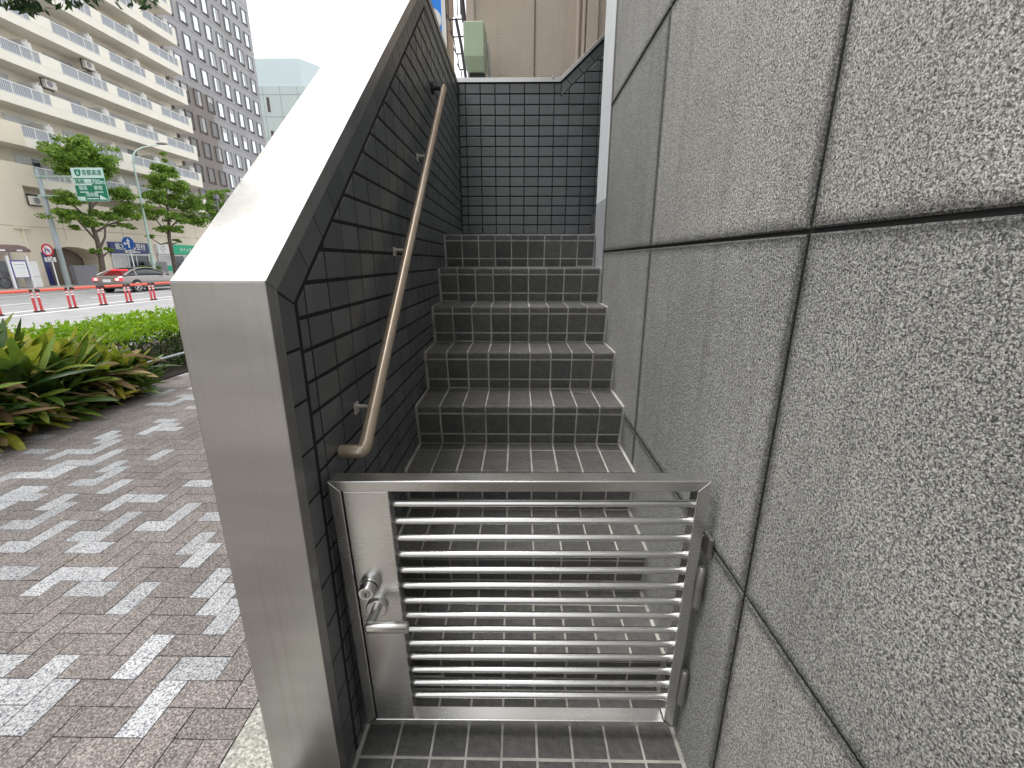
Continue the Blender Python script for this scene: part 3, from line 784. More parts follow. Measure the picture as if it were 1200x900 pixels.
def leaf_cloud(mb,c,rad,n,ls,rnd,mi=0,shell=.55,up=.4,aspect=.45,mi_fn=None):
    c=Vector(c)
    for _ in range(n):
        while True:
            q=Vector((rnd.uniform(-1,1),rnd.uniform(-1,1),rnd.uniform(-1,1)))
            if 1>=q.length>shell*rnd.random(): break
        p=c+Vector((q.x*rad[0],q.y*rad[1],q.z*rad[2]))
        nrm=(q*.6+Vector((rnd.uniform(-1,1),rnd.uniform(-1,1),rnd.uniform(-1,1)+up))).normalized()
        t=nrm.cross(Vector((rnd.uniform(-1,1),rnd.uniform(-1,1),rnd.uniform(-1,1)))).normalized(); s=nrm.cross(t)
        l=ls*rnd.uniform(.6,1.3); w_=l*aspect
        m_=mi_fn(p) if mi_fn else mi
        mb.add([p-t*l*.5,p+s*w_*.5+nrm*l*.06,p+t*l*.5,p-s*w_*.5+nrm*l*.06],[(0,1,2,3)],m_)
# clipped hedge
hg=empty('clipped_hedge',(-5.5,7,0),'low clipped hedge, bright lime green new growth on top, behind the broad leaves','hedge')
rnd=random.Random(9)
mb=MB()
for k in range(30000):
    x=rnd.uniform(-6.3,-4.72); y=rnd.uniform(4.7,9.5); z=rnd.random()**.6*.57
    dx=min(x+6.3,-4.72-x,y-4.7)
    if dx>.25 and z<.40: continue
    if z<.16 and rnd.random()<.6: continue
    z+= .035*math.sin(x*7+y*3)+.03*math.sin(y*9)
    x+=.05*math.sin(z*14+y*5)
    top=z>.44+rnd.uniform(-.06,.06)
    leaf_cloud(mb,(x,y,z),(.02,.02,.02),1,.062 if top else .055,rnd,1 if top else 0,0,.5,.5)
for k in range(900):
    x=rnd.uniform(-6.2,-4.8); y=rnd.uniform(4.8,9.4); h=rnd.uniform(.02,.08)
    leaf_cloud(mb,(x,y,.56+h),(.015,.015,h*.6),4,.06,rnd,1,0,.3,.4)
mb.build('foliage',[M['hedgeold'],M['hedgenew']],hg,fix=False)
mb=MB()
for k in range(60):
    x=rnd.uniform(-6.1,-4.95);y=rnd.uniform(5.0,9.3)
    mb.tube([(x,y,0),(x+rnd.uniform(-.06,.06),y+rnd.uniform(-.06,.06),.25),(x+rnd.uniform(-.15,.15),y+rnd.uniform(-.15,.15),.45)],[.014,.011,.005],5)
mb.build('stem',[M['stem']],hg)['kind']='stuff'
# low shoots at the hedge foot near the rail
mb=MB()
for k in range(70):
    x=rnd.uniform(-4.95,-4.5);y=rnd.uniform(4.8,6.6); leaf_cloud(mb,(x,y,rnd.uniform(.05,.20)),(.09,.09,.07),26,.05,rnd,0,0,.5,.5)
tag(mb.build('ground_ivy',[M['hedgeold']],fix=False),'small green leaves spilling under the low metal rail','plants',kind='stuff')
# low rail
pr=empty('planter_rail',(-4.3,5,0),'low silver rail on a curved black leg edging the planting strip','rail')
mb=MB(); mb.tube([(-4.42,4.55,.25),(-4.42,9,.25)],.014,10); mb.build('rail_tube',[M['pole']],pr)
for y in (5.12,6.6,8.1):
    mb=MB(); mb.tube([(-4.52,y,0),(-4.53,y,.09),(-4.50,y,.18),(-4.44,y,.238)],.02,8); mb.build('leg',[M['black']],pr)

# ---------------------------------------------------------------- trees
def street_tree(name,base,trunk,limbs,clumps,label,seed,lm='treeleaf',group=None,ls=.2,r0=.17):
    rnd=random.Random(seed)
    t=empty(name,base,label,'tree',group)
    B=Vector(base)
    mb=MB(); pts=[B+Vector(p) for p in trunk]; n=len(pts)
    mb.tube(pts,[r0*(1-.72*k/(n-1)) for k in range(n)],10)
    mb.build('trunk',[M['bark']],t)
    for l in limbs:
        mb=MB(); q=[B+Vector(p) for p in l]; mb.tube(q,[r0*.42*(1-.75*k/(len(q)-1)) for k in range(len(q))],7); mb.build('limb',[M['bark']],t)
    mb=MB()
    for c,rad,nn in clumps:
        c=B+Vector(c)
        for s in range(max(3,nn//17)):
            q=Vector((rnd.gauss(0,.46)*rad[0],rnd.gauss(0,.46)*rad[1],rnd.gauss(0,.42)*rad[2]))
            rr=rnd.uniform(.26,.46)
            leaf_cloud(mb,c+q,(rad[0]*rr,rad[1]*rr,rad[2]*rr*.8),70,ls,rnd,0,.3,.5,.38)
    mb.build('crown',[M[lm]],t,fix=False)
    return t
tg='street trees in front of the apartment block'
street_tree('street_tree',(-30,31.6,-.25),[(0,0,0),(0,.05,1.0),(.03,.15,2.1),(.0,.2,3.3),(-.05,.1,4.3),(0,.4,5.6),(0,.55,8.6)],
  [[(.02,.15,2.4),(.1,.75,3.3),(.1,1.0,4.1),(.2,1.5,4.6)],[(.0,.2,3.0),(0,-.5,3.9),(.1,-1.3,4.7)],[(0,.2,3.6),(.1,1.3,4.2),(.1,2.6,4.6),(.2,3.4,4.7)],[(0,.1,4.3),(0,-.9,5.3),(0,-1.4,6.0)],[(0,.3,5.2),(.1,1.5,6.2),(.1,2.4,6.7)],[(0,.2,1.9),(.1,.9,2.4)],[(0,.2,1.9),(.1,-.5,2.3)]],
  [((0,.7,9.0),(.9,1.5,.85),900),((.2,-.5,8.1),(.9,1.2,.8),700),((.1,1.7,8.2),(.9,1.1,.8),600),((0,.4,7.6),(1,1.5,.6),500),
   ((.2,-1.2,5.6),(.9,1.25,.45),420),((.1,-1.5,4.6),(.9,1.3,.45),420),((0,-.2,4.1),(.7,.9,.35),200),((.2,2.6,6.4),(.9,1.3,.55),480),((.2,3.0,5.3),(.9,1.3,.55),480),((.2,1.2,4.9),(.9,1.2,.5),260),((.1,2.9,4.3),(.6,.9,.25),150),((.1,.85,2.5),(.3,.55,.2),80),((.1,-.5,2.4),(.3,.5,.2),70)],
  'larger street tree with cloud like crowns directly behind the green highway sign',21,group=tg,ls=.24,r0=.21)
street_tree('street_tree',(-30,38.4,-.25),[(0,0,0),(0,.05,1.5),(0,.1,3.6),(.05,.4,5.0),(0,.8,7.0),(0,1.2,9.0)],
  [[(0,.1,3.8),(0,-.7,4.7),(.1,-1.6,5.4)],[(0,.2,4.2),(.1,1.5,5.2),(.1,2.8,5.6)],[(0,.5,5.4),(0,-.6,6.6)],[(0,.7,6.4),(.1,2.0,7.4)],[(0,.1,3.2),(0,-1.0,3.0),(.1,-2.2,3.6)],[(0,.1,3.0),(.1,1.1,3.3)]],
  [((0,1.2,9.1),(.7,1.0,.8),450),((.1,.3,8.0),(.9,1.3,.7),500),((.1,2.2,7.9),(.9,1.2,.7),500),((0,-.5,6.7),(.9,1.2,.6),420),((.1,3.4,6.6),(.9,1.4,.7),520),((.1,1.4,6.7),(.9,1.2,.6),350),((.1,-1.2,5.5),(.9,1.3,.5),420),((.1,1.2,5.3),(.9,1.3,.5),380),((.1,3.4,5.3),(.9,1.3,.55),480),((.1,.3,4.3),(.8,1.2,.35),260),((.1,-2.1,3.6),(.35,.6,.2),70),((.1,1.2,3.4),(.3,.5,.22),70)],
  'thinner street tree in front of the green shop sign',22,group=tg,ls=.24,r0=.19)
street_tree('street_tree',(-30,45.4,-.25),[(0,0,0),(0,0,3),(0,.2,6),(0,.3,8)],
  [[(0,0,4),(0,-1,5.4)],[(0,0,4.4),(0,1.2,6)]],
  [((0,.2,7.9),(.9,1.1,.7),420),((0,-1.2,6.7),(.9,1.1,.7),420),((0,1.2,6.8),(.9,1.2,.7),420),((0,.2,5.8),(.9,1.3,.6),350)],
  'small street tree farthest along, just above the steel coping',23,group=tg,ls=.22,r0=.15)
# overhanging tree at the near kerb, trunk outside the view; unseen high clumps added to dim the coping reflection
street_tree('overhanging_tree',(-6.2,3.2,0),[(0,0,0),(.05,.1,1.6),(0,.2,3.0),(.1,.5,4.6),(.1,.8,6.2),(0,1.0,7.6)],
  [[(0,.2,3.1),(0,1.4,4.6),(.1,2.6,5.4),(.1,3.6,5.7)],[(0,.2,3.2),(-.6,-.6,4.6),(-1,-1.4,5.6)],[(.1,.5,4.4),(1.0,1.4,5.6),(1.6,2.2,6.2)]],
  [((0,2.1,5.5),(1.0,1.3,.75),700),((.1,3.05,4.82),(.8,.55,.30),600),((.1,3.4,5.12),(.7,.45,.28),400),((-.1,2.55,4.62),(.8,.6,.32),500),((-.2,2.75,5.3),(.9,1.0,.5),700),((1.7,-1.2,6.8),(1.3,1.3,.6),1500),((2.3,-.2,7.2),(1.3,1.4,.6),1500),((1.3,.6,7.4),(1.3,1.2,.6),900),((-.9,2.6,5.6),(1,1.2,.6),600),((.0,.8,6.6),(1.4,1.4,.9),800),((-.8,-1,6.4),(1.3,1.3,.9),700),((-.1,3.6,6.3),(1.1,1.2,.7),500)],
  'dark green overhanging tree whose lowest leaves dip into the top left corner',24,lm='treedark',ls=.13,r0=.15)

# ---------------------------------------------------------------- lane divider posts and bars
rp=empty('divider_post',(-17.75,15.385,-.4),'','post'); 
def mk_post(loc,label):
    t=empty('divider_post',loc,label,'post','red and white rubber posts along the road')
    x,y,z=loc
    mb=MB(); mb.tube([(x,y,z),(x,y,z+.05)],[.085,.075],14); mb.build('post_base',[M['rubber']],t)
    mb=MB(); mb.tube([(x,y,z+.05),(x,y,z+.74)],.042,14); mb.build('post_tube',[M['postred']],t)
    for a in (.52,.62):
        mb=MB(); mb.tube([(x,y,z+a),(x,y,z+a+.055)],.0435,14); mb.build('white_band',[M['reflect']],t)
    mb=MB(); mb.tube([(x,y,z+.74),(x,y,z+.80),(x,y,z+.82)],[.05,.05,.03],14); mb.build('post_cap',[M['rubber']],t)
    return t
bpy.data.objects.remove(rp)
pairs=[14.5,15.80,17.03,18.30,19.52,20.82]
ords=['','nearest','second nearest','middle','second farthest','farthest']
p0=None
for k,yc in enumerate(pairs):
    xx=-17.78+.035*k
    for s,(dy,nm) in enumerate(((-.10,'left'),(.10,'right'))):
        if k==0 and s==0: pass
        lab='red rubber post, %s of the pair %s'%(nm,['just cut by the left picture edge','nearest the picture edge','below the no turning sign','below the car tail','below the car wheel','farthest, by the steel wall'][k])
        if p0 is None: p0=mk_post((xx,yc+dy,-.4),lab)
        else:
            c=copy_tree(p0); c.location=(xx,yc+dy,-.4); c['label']=lab
def mk_bar(ya,yb,x,label):
    t=empty('divider_bar',(x,ya,.37),label,'barrier','red bars linking the divider posts')
    mb=MB(); mb.tube([(x,ya+.12,.365),(x,yb-.12,.365)],.05,12); mb.build('bar_tube',[M['barred']],t)
    mb=MB(); mb.tube([(x,ya+.05,.36),(x,ya+.12,.365)],.052,12); mb.tube([(x,yb-.12,.365),(x,yb-.05,.36)],.052,12); mb.build('end_cap',[M['rubber']],t)
    return t
bl=['red bar cut by the left picture edge','red bar below the notice board and grey pole foot','red bar under the tail of the silver car','red bar crossing the rear bumper of the silver car','red bar crossing the front door of the car, near the steel wall']
for k in range(len(pairs)-1): mk_bar(pairs[k]+.05,pairs[k+1]-.05,-17.76+.035*k,bl[k])
mk_bar(pairs[-1]+.05,22.1,-17.58,'farthest red bar, running behind the steel coping')

# ---------------------------------------------------------------- car
car=empty('parked_car',(-24,27,-.4),'silver grey fastback car with red tail lamps lit, beyond the red posts','car')
def loft(mb,secs,mi=0,closed=True,caps=True):
    n=len(secs[0]); vs=[p for s in secs for p in s]; fs=[]
    for i in range(len(secs)-1):
        for k in range(n if closed else n-1): fs.append((i*n+k,i*n+(k+1)%n,(i+1)*n+(k+1)%n,(i+1)*n+k))
    if caps: fs+=[tuple(range(n))[::-1],tuple(range((len(secs)-1)*n,len(secs)*n))]
    mb.add(vs,fs,mi,True)
CX,CY,CZ=-23.95,25.35,-.4
def sec(y,w_,zb,zs,zt):
    # closed ring, x across
    h=[(-.80*w_,zb),(-.97*w_,zb+.10),(-1.0*w_,(zb+zs)/2),(-.985*w_,zs-.05),(-.93*w_,zs+.02),(-.72*w_,zt-.015),(-.35*w_,zt),(0,zt+.005)]
    r=h+[(-x,z) for x,z in reversed(h[:-1])]
    return [(CX+x,CY+y,CZ+z) for x,z in r]
mb=MB()
loft(mb,[sec(.0,.70,.42,.80,.84),sec(.05,.83,.30,.86,.93),sec(.22,.90,.24,.90,.99),sec(.6,.935,.22,.92,1.0),sec(1.2,.95,.22,.94,1.0),sec(2.2,.95,.20,.93,.98),sec(3.3,.95,.21,.90,.95),sec(4.1,.93,.22,.80,.84),sec(4.6,.86,.24,.70,.74),sec(4.85,.70,.32,.58,.62)])
mb.build('body',[M['carpaint']],car)
def gsec(y,w0,w1,z0,z1):
    h=[(-w0,z0),(-(w0*.6+w1*.4),z0+(z1-z0)*.45),(-w1,z0+(z1-z0)*.88),(-w1*.8,z1),(0,z1+.015)]
    r=h+[(-x,z) for x,z in reversed(h[:-1])]
    return [(CX+x,CY+y,CZ+z) for x,z in r]
G=[(.35,.78,.70,.96,.985),(.9,.82,.66,.97,1.22),(1.5,.84,.64,.97,1.39),(2.1,.85,.63,.97,1.43),(2.7,.85,.63,.95,1.38),(3.2,.85,.66,.94,1.18),(3.7,.84,.74,.90,.94)]
mb=MB(); loft(mb,[gsec(*q) for q in G]); mb.build('side_window',[M['carglass']],car)
mb=MB()
def roofstrip(qs,f0,f1,off):
    rows=[]
    for y,w0,w1,z0,z1 in qs:
        rows.append([(CX+w1*t*1.02,CY+y,CZ+z1+.02-.05*abs(t)**3+off) for t in (-1,-.8,-.4,0,.4,.8,1)])
    n=7; mb.add([p for r_ in rows for p in r_],[(i*n+k,i*n+k+1,(i+1)*n+k+1,(i+1)*n+k) for i in range(len(rows)-1) for k in range(n-1)],0,True)
roofstrip(G[2:5],0,0,.006); rf=mb.build('roof',[M['carpaint']],car)
for s in (-1,1):
    mb=MB()
    pts=[(.30,.80,.985),(.9,.705,1.235),(1.5,.665,1.385),(2.1,.655,1.425),(2.7,.655,1.375),(3.2,.70,1.185),(3.72,.80,.95)]
    mb.tube([(CX+s*w_,CY+y,CZ+z) for y,w_,z in pts],[.07,.06,.035,.03,.03,.03,.03],8); mb.build('roof_rail',[M['carpaint']],car)
    mb=MB(); mb.tube([(CX+s*.80,CY+1.15,CZ+.98),(CX+s*.70,CY+1.15,CZ+1.28)],.05,6); mb.build('rear_pillar',[M['carpaint']],car)
mb=MB(); rows=[]
for y,w_,z in ((.33,.68,1.0),(.62,.62,1.13),(.95,.60,1.265)): rows+= [(CX+w_*t,CY+y-.01,CZ+z+.02-.04*abs(t)**2) for t in (-1,-.5,0,.5,1)]
mb.add(rows,[(i*5+k,i*5+k+1,i*5+k+6,i*5+k+5) for i in range(2) for k in range(4)],0,True); mb.build('rear_window',[M['rearglass']],car)
mb=MB(); mb.tube([(CX-.5,CY+.98,CZ+1.295),(CX+.5,CY+.98,CZ+1.295)],.03,8); mb.build('high_brake_lamp',[M['redlamp']],car)
for s in (-1,1):
    mb=MB(); mb.box(min(CX+s*.45,CX+s*.86),max(CX+s*.45,CX+s*.86),CY-.005,CY+.22,CZ+.70,CZ+.86); lp=mb.build('tail_lamp',[M['redlamp']],car,bevel=.04)
    mb=MB(); mb.box(min(CX+s*.55,CX+s*.72),max(CX+s*.55,CX+s*.72),CY-.02,CY-.006,CZ+.73,CZ+.83); mb.build('brake_lamp',[M['braklamp']],car,bevel=.01)
    mb=MB(); mb.tube([(CX+s*.9,CY+3.05,CZ+.98),(CX+s*1.06,CY+3.0,CZ+1.02)],[.05,.09],8); mb.build('door_mirror',[M['carpaint']],car)
mb=MB(); mb.box(CX-.24,CX+.24,CY-.012,CY+.02,CZ+.62,CZ+.78); mb.build('number_plate',[M['signwhite']],car,bevel=.01)
mb=MB(); mb.box(CX-.78,CX+.78,CY+.02,CY+.2,CZ+.24,CZ+.36); mb.build('rear_valance',[M['rubber']],car,bevel=.03)
for y in (.95,3.9):
    for s in (-1,1):
        wh=empty('wheel',(CX+s*.86,CY+y,CZ+.33)); wh.parent=car; wh.location=Vector((CX+s*.86,CY+y,CZ+.33))-Vector(car['_o'])
        mb=MB(); mb.tube([(CX+s*.74,CY+y,CZ+.33),(CX+s*.76,CY+y,CZ+.33),(CX+s*.94,CY+y,CZ+.33),(CX+s*.955,CY+y,CZ+.33)],[.30,.335,.335,.30],28); mb.build('tyre',[M['tyre']],wh)
        mb=MB(); xo=CX+s*.957
        mb.tube([(xo,CY+y,CZ+.33),(xo+s*.006,CY+y,CZ+.33)],[.07,.06],14)
        for a in range(5):
            an=2*math.pi*a/5+.3; cs,sn=math.cos(an),math.sin(an)
            mb.tube([(xo,CY+y+.04*cs,CZ+.33+.04*sn),(xo,CY+y+.235*cs,CZ+.33+.235*sn)],.03,6)
        ring=[(xo,CY+y+.235*math.cos(2*math.pi*k/24),CZ+.33+.235*math.sin(2*math.pi*k/24)) for k in range(25)]
        mb.tube(ring,.022,6,cap=False); mb.build('rim',[M['alloy']],wh)
for y in (.95,3.9):
    for s in (-1,1):
        mb=MB(); mb.tube([(CX+s*.90,CY+y,CZ+.36),(CX+s*.949,CY+y,CZ+.36)],.40,28); mb.build('wheel_arch',[M['rubber']],car)

# ---------------------------------------------------------------- gantry sign, road signs, lamp
gs=empty('highway_sign_pole',(-31.2,30.1,-.25),'grey pole with two arms carrying the highway sign out over the road','pole')
mb=MB(); mb.tube([(-31.2,30.1,2.2),(-31.2,30.1,7.12)],[.15,.12],16); mb.disc((-31.2,30.1,7.12),(0,0,1),.13,.03); mb.build('pole_upper',[M['pole']],gs)
mb=MB(); mb.tube([(-31.2,30.1,-.25),(-31.2,30.1,2.2)],[.16,.152],16); mb.tube([(-31.2,30.1,-.25),(-31.2,30.1,-.18)],.26,12); mb.build('pole_base',[M['polelow']],gs)
for z in (6.68,5.52):
    mb=MB(); mb.tube([(-31.4,30.1,z),(-26.9,30.1,z)],.055,10); mb.box(-31.42,-30.95,29.92,30.28,z-.06,z+.06); mb.build('arm',[M['lampgreen']],gs)
hs_=empty('highway_sign',(-27.8,30,6.2),'green and pale expressway sign with shield and 700m distance','sign')
xa,xb=-28.87,-26.78; yb_=29.98
mb=MB(); mb.box(xa,xb,yb_,yb_+.05,5.18,7.18); mb.build('sign_panel',[M['hwgreen']],hs_)
mb=MB(); y=yb_-.004
mb.box(xa+.03,xb-.03,y,yb_-.001,6.57,7.15); mb.box(xa+.05,xa+1.17,y,yb_-.001,6.14,6.50); mb.box(xa+.03,xa+.52,y,yb_-.001,5.22,5.46)
for (p,q,r_,s_) in ((xa,xb,5.18,5.20),(xa,xb,7.155,7.18),(xa,xa+.025,5.18,7.18),(xb-.025,xb,5.18,7.18)): mb.box(p,q,y-.002,yb_-.001,r_,s_)
mb.prism([(xb-.62,5.28),(xb-.10,5.28),(xb-.55,5.56)],fXZ,y,yb_-.001)
mb.build('pale_field',[M['hwpale']],hs_)
mb=MB()
mb.prism([(xa+.22,7.08),(xa+.62,7.08),(xa+.62,6.85),(xa+.56,6.73),(xa+.42,6.66),(xa+.28,6.73),(xa+.22,6.85)],fXZ,y-.004,y-.001); sh=mb.build('route_shield',[M['hwgreen']],hs_)
mb=MB(); put_text(mb,'6',.34,(xa+.42,y-.006,6.875),'-Y',.002,0,bold=.008); mb.build('shield_number',[M['hwpale']],sh)
mb=MB(); put_text(mb,'首都高速',.36,(xa+1.33,y-.003,6.86),'-Y',.002,0,width=1.28,bold=.008); put_text(mb,'箱崎',.32,(xa+.42,y-.003,6.32),'-Y',.002,0,bold=.008); put_text(mb,'入口',.20,(xa+.93,y-.003,6.29),'-Y',.002); put_text(mb,'200',.12,(xa+.27,y-.003,5.34),'-Y',.002) if False else None
mb.build('dark_lettering',[M['hwgreen']],hs_)
mb=MB(); put_text(mb,'700m',.40,(xb-.47,y,6.32),'-Y',.003,0,width=.82,bold=.008)
put_text(mb,'福島',.28,(xa+.53,y,5.96),'-Y',.003,bold=.008); put_text(mb,'新宿',.28,(xb-.55,y,5.96),'-Y',.003,bold=.008); put_text(mb,'湾岸線',.28,(xa+1.02,y,5.55),'-Y',.003,bold=.006)
for x0_,x1_,z in ((xa+.28,xa+.82,5.73),(xb-.84,xb-.28,5.73),(xa+.62,xa+1.4,5.33)): mb.box(x0_,x1_,y-.002,yb_-.001,z-.03,z+.03)
mb.build('pale_lettering',[M['hwpale']],hs_)

def disc_sign(mb,x,y,z,r,mi,dy):
    n=28; ring=[(x+r*math.cos(2*math.pi*k/n),z+r*math.sin(2*math.pi*k/n)) for k in range(n)]
    mb.prism(ring,fXZ,y-dy,y,mi)
ns=empty('no_turn_sign',(-31.1,29.3,-.25),'round red ringed road sign with blue arrow above a small white plate','sign')
X,Y,Z=-31.12,29.28,2.10
mb=MB(); mb.tube([(X+.05,Y+.05,-.25),(X+.05,Y+.05,2.3)],.035,10); mb.build('post',[M['signwhite']],ns)
mb=MB(); disc_sign(mb,X,Y,Z,.40,0,.012); disc_sign(mb,X,Y-.012,Z,.29,1,.003); 
mb.prism([(X-.17,Z-.17),(X-.10,Z-.17),(X-.10,Z+.10),(X-.17,Z+.10)],fXZ,Y-.018,Y-.015,2); mb.prism([(X-.17,Z+.10),(X+.06,Z+.10),(X+.06,Z+.03),(X-.17,Z+.03)],fXZ,Y-.0185,Y-.0155,2); mb.prism([(X+.02,Z+.08),(X+.16,Z+.0),(X+.15,Z-.14),(X+.0,Z-.03)],fXZ,Y-.019,Y-.016,2); mb.prism([(X-.2,Z+.19),(X-.16,Z+.22),(X+.2,Z-.19),(X+.16,Z-.22)],fXZ,Y-.0195,Y-.0165,0)
mb.build('sign_disc',[M['signred'],M['signwhite'],M['signblue']],ns)
mb=MB(); mb.box(X-.36,X+.40,Y-.012,Y,1.36,1.64); pl=mb.build('time_plate',[M['signwhite']],ns)
mb=MB(); put_text(mb,'8 - 20',.20,(X+.02,Y-.015,1.52),'-Y',.002,bold=.006); mb.box(X-.2,X+.28,Y-.016,Y-.013,1.40,1.43); mb.build('plate_lettering',[M['inkgrey']],pl)
bs_=empty('blue_arrow_sign',(-29.5,33.6,-.25),'round blue road sign with white straight and left arrows','sign')
X,Y,Z=-29.50,33.72,2.70
mb=MB(); mb.tube([(X,Y+.06,-.25),(X,Y+.06,3.0)],.035,10); mb.build('post',[M['signwhite']],bs_)
mb=MB(); disc_sign(mb,X,Y,Z,.46,0,.012)
mb.prism([(X-.02,Z-.34),(X+.10,Z-.34),(X+.10,Z+.12),(X-.02,Z+.12)],fXZ,Y-.016,Y-.013,1); mb.prism([(X-.11,Z+.12),(X+.19,Z+.12),(X+.04,Z+.36)],fXZ,Y-.0165,Y-.0135,1)
mb.prism([(X-.2,Z-.07),(X-.0,Z-.07),(X-.0,Z+.03),(X-.2,Z+.03)],fXZ,Y-.017,Y-.014,1); mb.prism([(X-.2,Z-.16),(X-.2,Z+.12),(X-.38,Z-.02)],fXZ,Y-.0165,Y-.0135,1)
mb.build('sign_disc',[M['signblue'],M['signwhite']],bs_)
mb=MB(); mb.box(X-.36,X+.40,Y-.012,Y,2.0,2.2); pl=mb.build('sub_plate',[M['signwhite']],bs_)
mb=MB(); mb.box(X-.2,X-.02,Y-.015,Y-.013,2.06,2.14); mb.box(X+.04,X+.3,Y-.015,Y-.013,2.06,2.14); mb.build('plate_lettering',[M['inkgrey']],pl)
lm_=empty('street_lamp',(-29.5,35.6,-.25),'pale green street lamp with curved arm between the two street trees','lamp')
mb=MB(); mb.tube([(-29.5,35.6,-.25),(-29.5,35.65,2),(-29.5,35.8,6.5),(-29.5,35.85,8.7)],[.11,.10,.075,.06],12); mb.build('pole',[M['lampgreen']],lm_)
mb=MB(); mb.tube([(-29.5,35.85,8.7),(-29.5,35.95,9.15),(-29.5,36.3,9.55),(-29.5,37.0,9.95),(-29.5,38.0,10.3),(-29.5,38.9,10.6)],[.06,.055,.05,.045,.04,.04],10); mb.build('arm',[M['lampgreen']],lm_)
mb=MB(); 
loft(mb,[[(-29.5+a*k,38.6+1.15*t,10.60+.22*t+b*k) for a,b in ((-.22,-.03),(-.15,.09),(0,.12),(.15,.09),(.22,-.03),(0,-.08))] for t,k in ((0,.35),(.25,.85),(.6,1),(.9,.75),(1,.3))]); mb.build('lamp_head',[M['lamphead']],lm_)
mb=MB(); mb.box(-29.62,-29.38,35.5,35.75,1.2,1.7); mb.build('control_box',[M['lampgreen']],lm_)
l2=empty('traffic_pole',(-29.3,44.5,-.25),'dark slim lamp post before the farthest street tree','pole')
mb=MB(); mb.tube([(-29.3,44.6,-.25),(-29.3,44.6,7.4)],.07,8); mb.build('pole',[M['greybox']],l2)
mb=MB(); mb.box(-29.45,-29.15,44.4,44.8,7.2,7.6); mb.build('lantern',[M['greybox']],l2)

# ---------------------------------------------------------------- apartment block
XF=-33.0
ap=empty('apartment_block',(-40,32,-.25),'cream apartment block with rows of balconies across the road','building')
mb=MB(); mb.box(-46,-34.6,-70,48.2,-.3,27); mb.build('wall',[M['apt']],ap)
# podium with arched passage
mb=MB()
A0,A1,AZ=30.95,34.95,2.42
mb.box(-34.5,XF,-70,A0,-.3,5.55); mb.box(-34.5,XF,A1,48.4,-.3,5.55)
arc=[(A0,1.5),(A0+.15,1.95),(31.6,2.3),(32.6,AZ),(33.4,AZ-.03),(34.1,2.22),(34.6,1.95),(34.9,1.6),(A1,1.3)]
arc=[(A0,-.3)]+arc
poly=[(A0,5.55),(A0,1.5)]+arc[2:]+[(A1,5.55)]
for (ya,za),(yb,zb) in zip(arc[1:],arc[2:]): mb.prism([(ya,za),(yb,zb),(yb,5.55),(ya,5.55)],fYZ,-34.5,XF)
mb.build('podium',[M['aptlow']],ap)
mb=MB(); mb.box(-34.598,-34.58,A0-.3,A1+.3,-.3,3); mb.box(-34.59,-33.3,A0-.0,A1,-.255,-.245); mb.build('passage_wall',[M['interior']],ap)
mb=MB()
for z in (1.9,3.55): pass
for y in (12,16,20,24,28.2,32.6,37.4,42.0,46.0): mb.box(XF-.02,XF+.003,y-.015,y+.015,2.9,5.5)
mb.box(XF-.02,XF+.004,5,48.4,3.62,3.65); mb.build('podium_groove',[M['apgroove']],ap)
mb=MB(); mb.tube([(XF+.06,29.8,-.25),(XF+.06,29.8,3.5)],.06,8); mb.box(XF+.0,XF+.16,29.3,30.2,3.45,3.62); mb.build('downpipe',[M['aptlow']],ap)
mb=MB(); mb.box(XF+.004,XF+.03,30.55,30.92,-.25,2.0); mb.build('navy_banner',[M['navy']],ap)
ends=[(8.0,11.6),(12.5,16.1),(17.0,20.6),(21.5,25.1),(26.1,29.7),(30.55,34.15),(35.6,39.2),(40.08,43.55),(44.6,48.02)]
solid=[(11.6,12.5),(16.1,17.0),(20.6,21.5),(25.1,26.1),(29.7,30.55),(34.15,35.6),(39.2,40.08),(43.55,44.6),(48.02,48.42)]
# prototypes at floor 0
ZB=[6.25+2.52*k for k in range(8)]
def proto_slab():
    mb=MB(); mb.box(-34.6,XF,-60,48.42,0,.16); mb.box(XF-.14,XF,-60,48.42,.16,.60); return mb
def rail_mesh(w_):
    mb=MB(); mb.box(XF-.06,XF-.02,0,w_,1.29,1.35,0)
    for k in range(4): y=k*w_/3; mb.box(XF-.055,XF-.015,max(0,y-.03),min(w_,y+.03),.6,1.29,0)
    n=int(w_/.12)
    for k in range(n+1): mb.box(XF-.045,XF-.03,k*w_/n-.008,k*w_/n+.008,.66,1.29,0)
    mb.box(XF-.05,XF-.025,0,w_,.63,.67,0)
    mb.box(XF-.075,XF-.06,.04,w_-.04,.62,1.28,1); return mb
first={}
rnd=random.Random(3)
def place(key,make,mats,name,y,z,parent=ap):
    if key not in first:
        o=make().build(name,mats,parent,origin=(0,0,0)); first[key]=o
    else:
        o=first[key].copy(); C.objects.link(o); o.parent=parent
    o.location=Vector((0,y,z))-Vector(parent['_o']); return o
